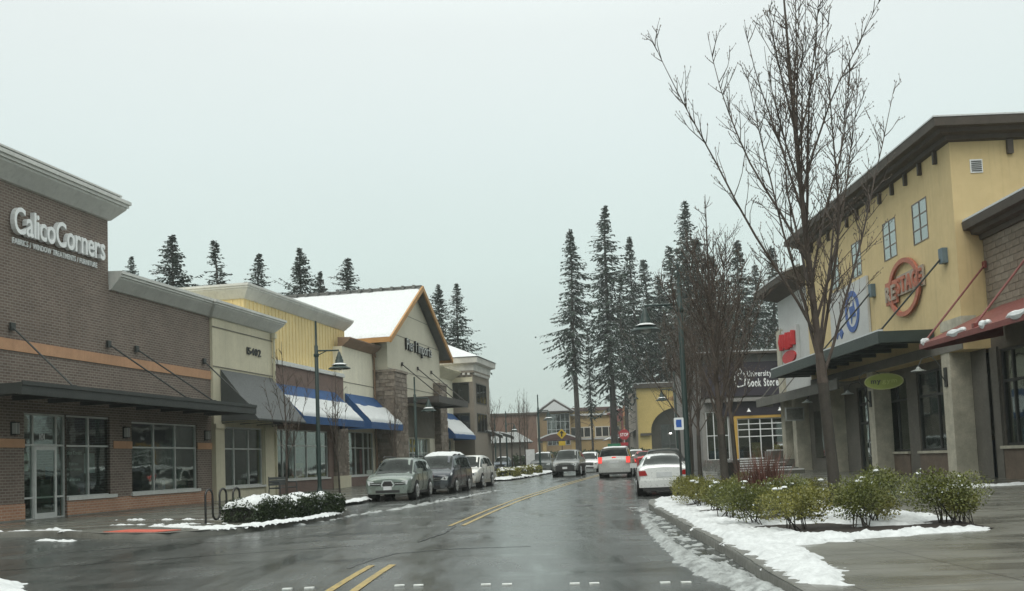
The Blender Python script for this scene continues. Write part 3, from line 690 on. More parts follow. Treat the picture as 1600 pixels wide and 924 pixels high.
for xa, xb in ((.48, .75), (5.55, 7.6), (7.34, 9.6), (12.46, 12.7)): rod(c, (xa, -.06, 6.1), (xb, -2.0, 4.14), .03, o=o)

# --- tan shop 15402
b = LR.root('tan_shop', 13.1); o = (13.1, 0, 0); tag(b, 'narrow tan stucco shop numbered 15402 beside the brick shop', 'building')
W = (13.95, 17.9, .66, 3.36); mb = MB(); mb.wall(13.1, 19.1, -.3, 8.2, -.12, [W], .3); shell(mb, 13.1, 19.1, -.12, 14, -.3, 8.2); mb.build('wall', TAN, b, o=o)
MB().box(13.1, 19.15, -.15, -.1, 7.66, 7.70).box(13.1, 19.15, -.15, -.1, 5.93, 5.97).build('reveal_line', mat('groove', (.2, .19, .16), .9), b, o=o)
mb = MB(); mb.cornice([(13.02, .5), (13.02, -.12), (19.15, -.12), (19.15, 6)], corn_prof(8.06, 8.74, .55)); mb.build('cornice', CORN, b, o=o)
for x0, x1 in ((13.1, 13.9), (17.95, 19.12)): MB().box(x0, x1, -.2, -.1, -.3, 3.45).box(x0 - .03, x1 + .03, -.24, -.1, 3.25, 3.45).build('pilaster', TAN, b, o=o)
MB().box(13.9, 17.95, -.22, -.02, .6, .7).build('sill', CORN, b, o=o)
window(b, 13.95, 17.9, .7, 3.36, -.02, (15.1, 16.55), (2.38,), o=o); interior(b, 13.3, 18.9, .3, 3.8, o)
lettering('15402', 16.3, 17.75, 6.78, .34, -.14, BLACK, b, 'house_number', .012, .04, o=o)
awning(LR, 'shop_awning', 13.75, 18.95, -.12, 5.85, 1.75, 3.62, .05, GREYCANVAS, 'plain dark grey sloping awning on the tan shop', None)

# --- yellow board shop
b = LR.root('yellow_board_shop', 19.1); o = (19.1, 0, 0); tag(b, 'shop with yellow vertical boarding above plum brick and a grey cornice', 'building')
W = (19.5, 26.4, .86, 3.4); mb = MB(); mb.wall(19.1, 28.95, -.3, 6.62, 0, [W]); shell(mb, 19.1, 28.95, 0, 14, -.3, 6.62); mb.build('brick_wall', BRICK_RED, b, o=o)
mb = MB(); shell(mb, 17.6, 30.8, .6, 12, 6.0, 9.85, True); mb.build('boarded_wall', YELLOWB, b, o=o)
bt = MB(); x = 17.75
while x < 30.8: bt.box(x, x + .07, .565, .62, 6.62, 9.7); x += .42
y = .75
while y < 11: bt.box(17.565, 17.62, y, y + .07, 6.62, 9.7); y += .42
tag(bt.build('battens', YELLOWB, b, o=o), kind='stuff')
mb = MB(); mb.cornice([(17.6, 11.9), (17.6, .6), (30.8, .6), (30.8, 6)], corn_prof(9.62, 10.3, .5)); mb.build('cornice', CORN, b, o=o)
MB().box(19.1, 28.95, -.12, .62, 6.62, 6.76).build('coping', CORN, b, o=o); MB().box(19.15, 28.9, -.1, .58, 6.76, 6.83).build('coping_snow', SNOW, b, o=o)
lv = MB()
for i in range(5): lv.box(17.54, 17.6, 2.2, 3.7, 9.0 + i * .11, 9.06 + i * .11)
lv.build('louvre', YELLOWB, b, o=o)
MB().box(19.4, 26.5, -.08, .08, .78, .86).build('sill', CORN, b, o=o)
window(b, 19.5, 26.4, .86, 3.4, .06, (20.45, 22.0, 23.5, 25.0), (2.58,), o=o); interior(b, 19.3, 28.6, .3, 3.8, o)
mb = MB(); blocks(mb, 27.15, 28.95, .9, 3.7, -.22, .5, .22, 4); blocks(mb, -.22, 0, .9, 3.7, 27.15, .5, .22, 5, 'x'); mb.build('stone_pier', [STONE, STONE2], b, o=o)
MB().box(27.17, 28.93, -.2, .01, .9, 3.68).build('pier_core', STONE, b, o=o); MB().box(27.05, 29.0, -.32, .01, -.2, .9).build('pier_base', TAN, b, o=o)
awning(LR, 'shop_awning', 19.05, 27.6, 0, 5.66, 1.7, 3.93, .36, BLUE, 'wide snow-covered blue awning below the yellow boarding', 'snow', (.36, .97), 3)

# --- beige shop with blue awning
b = LR.root('beige_shop', 29); o = (29, 0, 0); tag(b, 'plain beige stucco shop front between yellow boarding and gabled store', 'building')
W = (29.7, 34.1, .86, 3.5); mb = MB(); mb.wall(28.95, 34.6, -.3, 8.5, .04, [W]); shell(mb, 28.95, 34.6, .04, 14, -.3, 8.5); mb.build('wall', BEIGE, b, o=o)
MB().box(28.97, 34.5, .02, .06, 6.38, 6.42).build('reveal_line', MATS['groove'], b, o=o)
MB().cornice([(28.97, .04), (34.55, .04)], corn_prof(8.5, 9.0, .55)).build('cornice', BROWNTRIM, b, o=o)
MB().box(29.6, 34.2, -.04, .1, .78, .86).build('sill', CORN, b, o=o); MB().box(29.0, 34.5, .0, .05, -.3, .78).build('base_panel', BRICK_RED, b, o=o)
window(b, 29.7, 34.1, .86, 3.5, .1, (31.0, 32.4, 33.3), (2.52,), o=o); interior(b, 29.2, 34.3, .35, 3.9, o)
MB().box(32.45, 33.25, .4, .42, .95, 2.45).build('window_poster', mat('pink_poster', (.45, .14, .17), .6, .3, 3, 0), b, o=o)
BULB = emit('warm_bulb', (1.0, .93, .78), 6)
for i, (x, z) in enumerate(((30.3, 3.2), (30.8, 3.15), (31.6, 3.22), (32.1, 3.1))): MB().lathe([(0, -.06), (.06, -.03), (.07, .02), (0, .07)], (x, 1.2 + .3 * i, z), 8).build('spot_lamp', BULB, b, o=o)
awning(LR, 'shop_awning', 29.2, 35.2, .02, 5.72, 1.6, 3.95, .38, BLUE, 'snow-covered blue awning next to the stone pier of the gabled store', 'snow', (.38, .97), 7)

# --- gabled store
b = LR.root('gabled_store', 34.5, -.9); GX, GY = 34.5, -.9; o = (GX, GY, 0); tag(b, 'taupe gabled store with snowy roof, amber rake boards and stone piers', 'building')
xl, xr, xc = 34.5, 46.9, 40.7; ez, pz = 9.9, 13.55
D = (37.6, 43.6, .05, 3.2)
mb = MB(); mb.wall(xl, xr, -.3, ez, GY, [D], .4); mb.add([(xl, GY, ez), (xr, GY, ez), (xc, GY, pz)], [(0, 1, 2)]); shell(mb, xl, xr, GY, 13, -.3, ez); mb.build('wall', TAUPE, b, o=o)
gl = MB()
for z in (11.55, 9.95, 7.6, 6.55): 
    h = 0 if z <= ez else (z - ez) / (pz - ez) * (xc - xl); gl.box(xl + .02 + h, xr - .02 - h, GY - .015, GY + .01, z, z + .035)
gl.build('reveal_line', MATS['groove'], b, o=o)
ov, sl = 1.35, (pz - ez) / (xc - xl); yA, yB = GY - .75, 11.0; T = .34; pk = pz + .30
def rz2(x, k=0): return pk - abs(x - xc) * sl + k
el, er = xl - ov, xr + ov
rf = MB(); rf.prism_y([(el, rz2(el)), (xc, pk), (er, rz2(er)), (er, rz2(er) - .12), (xc, pk - .12), (el, rz2(el) - .12)][::-1], yA + .06, yB)
roof = rf.build('roof', mat('grey_metal_roof', (.13, .135, .13), .5, .2), b, o=o)
for sg_ in (-1, 1):
    xe = el if sg_ < 0 else er
    p = [(xe, rz2(xe) + .03), (xc, pk + .03), (xc, pk - T), (xe, rz2(xe) - T)]
    MB().prism_y(p if sg_ < 0 else p[::-1], yA, yA + .12).build('rake_board', WOOD, b, o=o)
    x0, x1 = (xe - .06, xe + .06)
    MB().box(x0, x1, yA + .05, yB, rz2(xe) - .30, rz2(xe) + .01).build('eave_board', WOOD, b, o=o)
sn = MB(); nx, ny = 40, 60; vs = []; H = []
for j in range(ny + 1):
    for i in range(nx + 1):
        x = el + .05 + (xc - el - .45) * i / nx; y = yA + .12 + (yB - yA - .2) * j / ny
        h = .12 * min(1, (i + .3) / 1.2, (nx - i + .2) / 1.5 , (j + .2) / 1.0) - .02 + .035 * noise.fractal(Vector((x * 1.2, y * 1.2, 3)), 1, 2, 3); vs.append((x, y, rz2(x) + h)); H.append(h)
w = nx + 1; sn.add(vs, [(j * w + i, j * w + i + 1, (j + 1) * w + i + 1, (j + 1) * w + i) for j in range(ny) for i in range(nx)]).build('roof_snow', SNOW, b, True, o=o)
rg = MB(); rg.box(xc - .16, xc + .16, yA + .1, yB, pk - .06, pk + .06)
y = yA + .5
while y < yB - .3: rg.box(xc - .55, xc - .02, y, y + .16, pk - .30, pk + .045); y += .8
rg.build('ridge_cap', MATS['grey_metal_roof'], b, o=o)
for nm, xa, xb, zt in (('stone_pier', 34.45, 37.0, 7.35), ('stone_pier', 45.0, 47.0, 7.2)):
    mb = MB(); yf = GY - .45; blocks(mb, xa, xb, .1, zt, yf, .6, .26, int(xa), 'y', .035); blocks(mb, yf, .6, .1, zt, xa, .6, .26, int(xa) + 1, 'x', .035)
    pr = mb.build(nm, [STONE, STONE2], b, o=o); MB().box(xa + .02, xb - .02, yf + .02, .6, -.2, zt - .02).build('pier_core', STONE, pr, o=o); MB().box(xa - .08, xb + .08, yf - .1, .66, zt, zt + .16).build('pier_cap', STONE2, pr, o=o)
window(b, 37.6, 43.6, .07, 3.2, GY + .2, (38.3, 39.2, 40.1, 41.0, 41.9, 42.8), (2.2,), o=o, name='entrance_doors'); interior(b, 37.2, 44.2, GY + .5, 4.2, o)
MB().box(37.2, 44.8, GY - .03, GY + .01, 3.25, 5.4).build('entrance_panel', mat('dark_recess_panel', (.13, .115, .09), .8), b, o=o)
sgo = LR.root('store_sign', 38.3, GY, 9.15); tag(sgo, 'black raised letters reading Pier 1 imports on the taupe gable', 'sign')
lettering('Pier 1 imports', 38.3, 44.3, 9.2, .78, GY - .02, BLACK, sgo, 'letter', .03, .14, .08, o=(38.3, GY, 9.15))
lettering('Pier 1 imports', 38.3, 44.3, 9.2, .78, GY - .165, plain('sign_pale_face', (.6, .62, .6), .4), sgo, 'letter_face', -.012, .01, .115, o=(38.3, GY, 9.15))
c = LR.root('entrance_canopy', 37.1, GY, 5.4); o = (37.1, GY, 5.4); tag(c, 'flat dark brown canopy on rods over the gabled store entrance', 'canopy')
CB = mat('brown_canopy_steel', (.045, .038, .034), .55, .2)
MB().box(37.1, 45.0, -3.5, -3.36, 5.42, 5.86).box(37.1, 37.22, -3.36, GY - .02, 5.44, 5.85).box(44.88, 45, -3.36, GY - .02, 5.44, 5.85).build('fascia', CB, c, o=o)
MB().box(37.22, 44.88, -3.36, GY - .02, 5.6, 5.68).build('deck', CB, c, o=o)
for xa, xb in ((37.4, 38.2), (41.0, 41.8), (44.4, 44.7)): rod(c, (xa, GY - .05, 8.1), (xb, -3.3, 5.9), .035, CB, o=o)

# --- beige wing and corner tower
b = LR.root('beige_wing', 46.9); o = (46.9, 0, 0); tag(b, 'low beige wing between the gabled store and the corner tower', 'building')
W = (48, 53, .8, 3.3); mb = MB(); mb.wall(46.9, 54, -.3, 8.4, 0, [W]); shell(mb, 46.9, 54, 0, 12, -.3, 8.4); mb.build('wall', BEIGE, b, o=o)
MB().cornice([(46.9, 0), (53.6, 0)], corn_prof(8.2, 8.9, .9)).build('cornice', TAN, b, o=o)
window(b, 48, 53, .8, 3.3, .06, (49.3, 50.6, 51.8), (2.5,), o=o); interior(b, 47.2, 53.8, .4, 3.9, o)
awning(LR, 'shop_awning', 47.1, 53.6, 0, 5.45, 1.9, 3.55, .3, BLUE, 'farthest blue awning with patchy snow beside the corner tower', 'snow', (.3, .95), 11)
b = LR.root('corner_tower', 54, -1.75); o = (54, -1.75, 0); tag(b, 'taupe corner tower with white cornice and snowy hipped roof', 'building')
TW = mat('tower_taupe', (.22, .19, .155), .85, .1, .6, .2, 80)
x0, x1, y0, y1 = 54, 60, -1.75, 4.6
mb = MB(); shell(mb, x0, x1, y0, y1, -.3, 9.3, True); mb.build('wall', TW, b, o=o)
MB().cornice([(x0, y1), (x0, y0), (x1, y0), (x1, y1)], [(-.02, 9.0), (.1, 9.0), (.15, 9.5), (.5, 9.6), (.55, 10.05), (-.1, 10.1)]).build('cornice', mat('white_cornice', (.55, .54, .5), .7), b, o=o)
rf = MB(); e = .65; px_, py_ = (x0 + x1) / 2, (y0 + y1) / 2
rf.add([(x0 - e, y0 - e, 10.1), (x1 + e, y0 - e, 10.1), (x1 + e, y1 + e, 10.1), (x0 - e, y1 + e, 10.1), (px_, py_, 11.75)], [(0, 1, 4), (1, 2, 4), (2, 3, 4), (3, 0, 4), (3, 2, 1, 0)]); rf.build('roof', SNOW, b, o=o)
dn = MB(); n = 14
for i in range(n): dn.box(x0 - .2, x0 + .01, y0 + .2 + i * .42, y0 + .42 + i * .42, 8.62, 8.8)
for i in range(12): dn.box(x0 + .2 + i * .45, x0 + .42 + i * .45, y0 - .2, y0 + .01, 8.62, 8.8)
dn.build('dentil_course', MATS['white_cornice'], b, o=o)
MB().box(x0 - .12, x1, y0 - .12, y0 + .2, 8.8, 8.98).box(x0 - .121, x0 + .2, y0 + .2, y1, 8.8, 8.98).build('string_course', TW, b, o=o)
def sidewin(root, x, ya, yb, za, zb, o, fm=DARKFRAME):
    w = MB().box(x - .06, x, ya, yb, za, za + .1).box(x - .06, x, ya, yb, zb - .1, zb).box(x - .06, x, ya, ya + .08, za + .1, zb - .1).box(x - .06, x, yb - .08, yb, za + .1, zb - .1).box(x - .05, x, (ya + yb) / 2 - .03, (ya + yb) / 2 + .03, za + .1, zb - .1).build('window', fm, root, o=o)
    MB().box(x - .03, x - .02, ya + .08, yb - .08, za + .1, zb - .1).build('pane', DARKGLASS, w, o=o)
DARKGLASS = glass_mat('dark_glass', (.05, .055, .055), .06, (.02, .02, .02))
for za, zb in ((6.3, 8.0), (3.9, 5.5)): sidewin(b, x0 - .01, -1.4, .3, za, zb, o)
for za, zb in ((6.3, 8.0), (3.9, 5.5)): window(b, 55, 58.6, za, zb, -1.80, (56.2, 57.4), (), DARKFRAME, .07, DARKGLASS, o=o, depth=.06)
MB().box(x0 - .04, x0 + .2, -1.7, .6, 8.05, 8.45).build('panel', TAN, b, o=o)
# downpipes
for x, y, z, lb in ((34.32, -.02, 8.5, 'brown downpipe in the corner between beige shop and gabled store'), (19.02, -.2, 8.0, 'tan downpipe at the edge of the tan shop beside the yellow boarding')):
    p = LR.root('downpipe', x, y, .1); tag(p, lb, 'downpipe'); MB().box(-.05, .05, -.1, 0, 0, z - .3).build('pipe', BROWNTRIM if x > 30 else TAN, p); MB().box(-.12, .12, -.16, .02, z - .3, z - .05).build('hopper', BROWNTRIM if x > 30 else TAN, p)

# ------------------------------------------------------------------ right side of the street
STUCCO = mat('yellow_stucco', (.60, .472, .25), .85, .1, .5, .3, 110, streak=.28)
EAVE = mat('dark_brown_eave', (.075, .062, .05), .7, .2, 2, .2)
PILLAR = mat('grey_brown_stone', (.46, .435, .35), .8, .25, 2.2, .35, 40, streak=.15)
SHOPWALL = mat('dark_stone_front', (.145, .135, .115), .8, .2, 1.5, .3, 40)
BASEPANEL = mat('brown_base_tiles', (.16, .12, .09), .7, .2, 2, .2)
GREENCAN = mat('green_black_canopy', (.028, .042, .038), .45, .2, 2, .1)
RED = mat('red_awning_metal', (.17, .045, .038), .5, .12, 1.5, .2, 60)
BLOCKM = mat('brown_block', (.20, .165, .125), .9, .22, 4, .4, 40)
BLOCKM2 = mat('pale_block', (.235, .20, .155), .9, .2, 4, .4, 40)
BLUEBOX = mat('blue_grey_bracket', (.10, .145, .17), .5, .15)
OFFWHITE = mat('off_white_panel', (.52, .53, .52), .7, .06, 1, .1, 60, streak=.1)

# yellow stucco building: local x runs towards the camera, corner at x=1.16
b = RR.root('yellow_stucco_building', 0); tag(b, 'tall yellow stucco building with dark brown bracketed eaves on the right', 'building'); o = (0, 0, 0)
XF, XN, ZT = -17.2, 1.16, 12.15
wins = [(-2.49, -1.07), (-5.66, -4.22), (-9.66, -8.44), (-12.83, -11.6)]
mb = MB(); mb.wall(XF, XN, 4.6, ZT, 0, [(a, c_, 9.03, 10.62) for a, c_ in wins], .2); shell(mb, XF, XN, 0, 14, 4.6, ZT); mb.quad((XF, 0, 4.6), (XF, 14, 4.6), (XN, 14, 4.6), (XN, 0, 4.6)); mb.build('wall', STUCCO, b)
mb = MB(); mb.cornice([(XF, 6), (XF, 0), (XN, 0), (XN, 12)], [(-.02, 11.95), (.18, 12.0), (.22, 12.14), (.5, 12.18), (.55, 12.3), (.78, 12.33), (.82, 12.62), (-.1, 12.72)]); mb.build('eaves', EAVE, b)
MB().cornice([(XF, .0), (XN, .0), (XN, 12)], [(.5, 12.66), (.84, 12.625), (.84, 12.68), (.5, 12.74)]).build('eaves_snow', SNOW, b)
for i in range(12): MB().box(-.02 - 1.42 * i, .12 - 1.42 * i, -.14, .01, 11.5, 11.96).build('eave_bracket', EAVE, b)
for i in range(5): MB().box(XN - .01, XN + .14, 2.0 + 2.1 * i, 2.2 + 2.1 * i, 11.45, 11.96).build('eave_bracket', EAVE, b)
for a, c_ in wins:
    window(b, a, c_, 9.03, 10.62, -.02, ((a + c_) / 2,), (9.56, 10.09), plain('brown_window_frame', (.17, .135, .105), .5), .04, glass_mat('pale_glass', (.5, .55, .55), .30), depth=.045)
    MB().box(a, c_, .3, .32, 9.03, 10.62).build('blind', mat('grey_blind', (.5, .56, .56), .7), b)
v = MB(); v.box(XN, XN + .03, .68, 1.12, 10.82, 11.3)
vt = v.build('vent', plain('white_vent', (.72, .74, .74), .5), b)
for i in range(6): MB().box(XN + .031, XN + .045, .72, 1.08, 10.87 + i * .068, 10.905 + i * .068).build('slat', DARKFRAME, vt)
# arcade below: recessed shop front, pillars and lintel
ops = [(-5.1, -1.4, 1.1, 4.3), (-12.4, -10.1, .05, 4.2), (-17.0, -14.3, 1.1, 4.2), (-8.8, -6.2, 1.1, 4.2)]
mb = MB(); mb.wall(-23.3, 1.16, -.3, 4.6, .75, ops, .2); mb.build('shop_front', SHOPWALL, b)
for a, c_ in ((-5.1, -1.4), (-17, -14.3), (-8.8, -6.2)):
    MB().box(a, c_, .70, .76, -.2, 1.0).build('base_panel', BASEPANEL, b); MB().box(a - .05, c_ + .05, .62, .8, 1.0, 1.1).build('sill', PILLAR, b)
    window(b, a, c_, 1.1, 4.3 if a == -5.1 else 4.2, .82, (a + (c_ - a) * .5,), (3.3,), DARKFRAME, .09)
d = window(b, -12.4, -10.1, .06, 4.2, .82, (-11.25,), (2.5, 3.4), DARKFRAME, .11, name='door')
MB().tube([(-11.1, .82, .9), (-11.1, .76, 1.0), (-11.1, .76, 1.5), (-11.1, .82, 1.6)], .02, 6).build('handle', ALU, d)
interior(b, -17, 1.0, 1.1, 4.5, (0, 0, 0), 5)
for i, x in enumerate((-.72, -8.7, -15.0, -21.3)):
    MB().box(x, x + .72, -.02, .74, -.2, 4.62).build('pillar', PILLAR, b); MB().box(x - .06, x + .78, -.08, .745, -.2, .25).build('pillar_base', PILLAR, b)
MB().box(-17.2, 1.15, -.05, .74, 4.62, 5.0).build('lintel', mat('grey_lintel', (.17, .16, .14), .8), b)
MB().box(-.2, 1.6, -.2, .3, 5.35, 5.72).build('stone_band', PILLAR, b)
lo = RR.root('open_sign', -2.2, .78, 2.35); tag(lo, 'small glowing red neon OPEN sign in the dark shop window', 'sign')
lettering('OPEN', 0, .5, 0, .18, 0, emit('neon_red', (1.0, .12, .08), 3.0), lo, 'letter', .0, .02, joined=False)
MB().box(-.05, .55, .01, .03, -.08, .26).build('backing', DARKFRAME, lo)

# signs on the stucco
sg = RR.root('round_sign', -3.5, 0, 6.4); tag(sg, 'weathered orange-red ring sign with a block of letters across it', 'sign')
SR = mat('faded_red_sign', (.42, .14, .085), .6, .25, 4, .1); SGY = mat('faded_grey_sign', (.36, .30, .24), .7, .25, 6, .1)
rg = MB(); n = 40; RX, RZ = 1.62, 1.15
for k in range(n):
    p = [];
    for q in (k, k + 1):
        t = 2 * math.pi * q / n
        for r_ in (1.0, .84): p.append((RX * r_ * math.cos(t), RZ * r_ * math.sin(t)))
    rg.prism_y([p[0], p[1], p[3], p[2]], -.16, -.06)
rg.build('ring', SR, sg, o=(0, 0, -1.2))
MB().box(-1.95, -.75, -.14, -.05, .72, 1.66).build('red_panel', SR, sg); MB().box(-.75, 1.9, -.10, -.04, .95, 1.75).build('grey_panel', SGY, sg)
lettering('RE', -1.85, -.8, .88, .6, -.14, SGY, sg, 'letter', .03, .06, .12); lettering('STAGE', -.68, 1.8, 1.05, .6, -.10, SR, sg, 'letter', .03, .06, .12)
sg = RR.root('panel_sign', -13.0, -.0, 6.3); tag(sg, 'white panel sign with a blue round emblem on the yellow wall', 'sign')
MB().box(0, 5.3, -.12, -.02, 0, 2.55).build('panel', OFFWHITE, sg)
SB = mat('sign_blue', (.06, .12, .33), .6, .15, 4, .1)
e_ = MB(); n = 30
for k in range(n):
    t0, t1 = 2 * math.pi * k / n, 2 * math.pi * (k + 1) / n
    q = [(3.3 + .95 * r_ * math.cos(t), 1.25 + .95 * r_ * math.sin(t)) for t, r_ in ((t0, 1), (t0, .74), (t1, .74), (t1, 1))]
    e_.prism_y(q, -.16, -.121)
e_.build('emblem_ring', SB, sg)
MB().prism_y([(2.9, 1.5), (3.15, .7), (3.4, 1.5)], -.155, -.121).prism_y([(3.3, 1.0), (3.5, 1.75), (3.75, 1.0)], -.155, -.121).build('emblem_figure', SB, sg)
MB().prism_y([(1.3, .45), (1.6, .2), (1.9, .45), (1.6, .7)], -.155, -.121).prism_y([(.7, .5), (.95, .25), (1.2, .5), (.95, .75)], -.155, -.121).build('emblem_mark', SB, sg)
c = RR.root('shop_canopy', -17.3, -2.1, 5.15); o = (-17.3, -2.1, 5.15); tag(c, 'dark green flat canopy edged with snow above the stone pillars', 'canopy')
MB().box(-17.3, -1.15, -2.1, -1.98, 5.17, 5.62).box(-1.27, -1.15, -1.98, -.03, 5.18, 5.61).box(-17.3, -17.18, -1.98, -.03, 5.18, 5.61).build('fascia', GREENCAN, c, o=o)
MB().box(-17.18, -1.27, -1.98, -.03, 5.38, 5.46).build('deck', GREENCAN, c, o=o); MB().box(-17.28, -1.17, -2.09, -1.9, 5.62, 5.68).build('edge_snow', SNOW, c, o=o)
for i in range(9): MB().box(-16.4 + i * 1.8, -16.28 + i * 1.8, -1.97, -.04, 5.2, 5.379).build('joist', GREENCAN, c, o=o)
for x in (.27, -7.1):
    rod(c, (x, -.12, 8.05), (x - 1.55, -1.95, 5.66), .035, CANOPY_DARK, o=o); MB().box(x - .17, x + .17, -.2, .0, 7.8, 8.35).build('bracket_box', BLUEBOX, c, o=o)
ov_ = RR.root('oval_sign', -4.45, -.8, 3.95); tag(ov_, 'oval yellow-green hanging sign lettered my gym beneath the canopy', 'sign')
MB().prism_y([(.72 * math.cos(2 * math.pi * k / 28), .30 * math.sin(2 * math.pi * k / 28)) for k in range(28)], -.03, .03).build('panel', mat('olive_green_sign', (.25, .30, .05), .5, .1), ov_)
MB().tube([(.74 * math.cos(2 * math.pi * k / 28), -.02, .315 * math.sin(2 * math.pi * k / 28)) for k in range(29)], .022, 6).build('rim', mat('pale_rim', (.40, .42, .18), .5), ov_)
ov_.rotation_euler.z += R(62)
lettering('my', -.5, -.12, -.06, .2, -.032, BLACK, ov_, 'letter', .02, .01); lettering('gym', -.06, .5, -.06, .18, -.032, mat('pale_green_letters', (.42, .46, .12), .5), ov_, 'letter', .01, .01)
MB().tube([(-.9, .0, -.1), (-.95, 0, .25), (-.7, 0, .48), (-.3, 0, .42), (-.1, 0, .3)], .018, 6).build('bracket', DARKFRAME, ov_)
def gooseneck(x, y, z, label):
    L = RR.root('gooseneck_lamp', x, y, z); tag(L, label, 'wall lamp', 'gooseneck lamps under the canopy')
    MB().box(-.1, .1, -.06, 0, -.35, .35).build('back_plate', DARKFRAME, L)
    MB().tube([(0, -.05, -.15), (0, -.2, .1), (0, -.25, .5), (0, -.5, .78), (0, -.85, .7), (0, -1.0, .4)], .022, 6).build('arm', DARKFRAME, L)
    MB().lathe([(.03, .12), (.06, .1), (.1, .03), (.26, -.03), (.27, -.05), (.0, -.02)], (0, -1.0, .3), 16).build('lamp_shade', plain('enamel_shade', (.22, .24, .23), .35), L)
gooseneck(-.35, -.02, 3.75, 'black gooseneck lamp curving from the nearest stone pillar'); gooseneck(-8.35, -.02, 3.45, 'black gooseneck lamp on the pillar behind the oval sign'); gooseneck(-14.65, -.02, 3.45, 'pale shaded gooseneck lamp on the pillar behind the street tree')

# block building nearest the camera with the red awning
b = RR.root('block_building', 1.16, .9); o = (1.16, .9, 0); tag(b, 'brown concrete block building with dark cornice at the right edge', 'building')
mb = MB(); mb.wall(1.17, 13, -.3, 8.6, .95, [(1.75, 4.2, 1.2, 4.5), (5.2, 8.0, 1.2, 4.5)], .25); shell(mb, 1.17, 13, .95, 12, -.3, 8.6); mb.build('wall', mat('mortar_backing', (.16, .14, .115), .9), b, o=o)
r = random.Random(5); bw, bh = .46, .235; bms = {}
def block_mesh(w):
    k = round(w, 2)
    if k not in bms:
        me = bpy.data.meshes.new('block'); m_ = MB().box(.008, w - .008, 0, .05, .008, bh - .008); me.from_pydata(m_.v, [], m_.f); me.materials.append(BLOCKM); bms[k] = me
    return bms[k]
row = 0; z = 5.6
while z < 8.5:
    x = 1.19 + (bw / 2 if row % 2 else 0)
    if row % 2: ob = mesh_obj('block', block_mesh(bw / 2), b); ob.location = (1.19 - 1.16, .95 - .9 - .035, z)
    while x < 5.3:
        ob = mesh_obj('block', block_mesh(bw), b); ob.location = (x - 1.16, .95 - .9 - r.uniform(.028, .04), z)
        if r.random() < .3: ob.material_slots[0].link = 'OBJECT'; ob.material_slots[0].material = BLOCKM2
        x += bw
    z += bh; row += 1
mb = MB(); mb.cornice([(1.17, .95), (13, .95)], [(-.02, 8.4), (.12, 8.42), (.15, 8.58), (.4, 8.62), (.45, 8.75), (.68, 8.78), (.72, 9.05), (-.1, 9.12)]); mb.build('cornice', EAVE, b, o=o)
MB().box(1.2, 13, .25, .7, 9.075, 9.14).build('cornice_snow', SNOW, b, o=o)
MB().box(1.17, 1.7, .86, .94, -.2, 4.6).build('wall_panel', SHOPWALL, b, o=o); MB().box(1.7, 4.3, .88, .94, -.2, 1.1).build('base_panel', BASEPANEL, b, o=o); MB().box(1.65, 4.3, .78, .94, 1.1, 1.2).build('sill', PILLAR, b, o=o)
window(b, 1.75, 4.2, 1.2, 4.5, 1.0, (2.5, 3.4), (3.4,), DARKFRAME, .1, o=o); interior(b, 1.4, 9, 1.3, 4.8, o, 5)
A = RR.root('shop_awning', 2.2, .9); o = (2.2, .9, 0); tag(A, 'dull red sloping awning with lumps of snow on the block building', 'awning')
MB().prism_x([(.9, 5.95), (-1.95, 4.72), (-1.95, 4.55), (.9, 5.75)], 2.2, 12).build('awning_sheet', RED, A, o=o)
MB().prism_x([(.88, 5.75), (-1.93, 4.55), (-1.7, 4.52), (.88, 4.9)], 2.22, 2.28).build('end_panel', RED, A, o=o)
for x, w_ in ((2.35, .35), (4.3, 1.3), (6.6, .6), (8.2, 1.5)):
    m_ = MB(); pts = []; rr = []
    for k in range(9):
        q = k / 8; pts.append((x + w_ * q, -1.86 + .12 * noise.noise(Vector((x + q * 3, 1, 0))), 4.77 + .03 * math.sin(q * 9))); rr.append(.03 + .11 * math.sin(math.pi * q) ** .6)
    m_.tube(pts, rr, 8).build('awning_snow', SNOW, A, True, o=o)
for x in (1.38, 5.0, 8.6): rod(A, (x, .85, 7.5), (x + 1.1, -1.8, 4.85), .035, RED, o=o)

# white shop farther along with the red sign, dark-eaved
b = RR.root('off_white_shop', -25.6); o = (-25.6, 0, 0); tag(b, 'off-white shop with dark overhanging eaves beyond the yellow stucco building', 'building')
mb = MB(); shell(mb, -23.4, -17.25, .06, 12, 4.55, 10.3, True); mb.build('wall', OFFWHITE, b, o=o)
MB().box(-23.45, -22.5, -.12, 4, 4.6, 8.4).box(-23.4, -22.6, -.1, 4, -.2, 4.6).build('stone_pier', PILLAR, b, o=o)
mb = MB(); mb.cornice([(-23.4, 8), (-23.4, .06), (-17.3, .06)], [(-.02, 10.1), (.9, 10.5), (1.1, 10.55), (1.15, 10.85), (-.1, 11.3)]); mb.build('eaves', EAVE, b, o=o)
MB().cornice([(-23.4, 8), (-23.4, .06), (-17.3, .06)], [(.3, 11.17), (1.17, 10.87), (1.17, 10.95), (.3, 11.3)]).build('eaves_snow', SNOW, b, o=o)
interior(b, -23.2, -17.4, 1.1, 4.5, o, 5); MB().box(-19.6, -17.4, .7, .76, .9, 3.4).build('shop_window', DARKGLASS, b, o=o)
MB().box(-23.3, -17.3, -.04, .7, 4.3, 4.6).build('lintel', MATS['grey_lintel'], b, o=o)
sg = RR.root('red_sign', -22.2, 0, 6.3); tag(sg, 'red two-part sign on the off-white wall behind the tree branches', 'sign')
SRR = mat('bright_red_sign', (.50, .02, .025), .5, .1)
MB().box(-.1, 3.1, -.1, .05, -.1, 1.95).build('panel', OFFWHITE, sg)
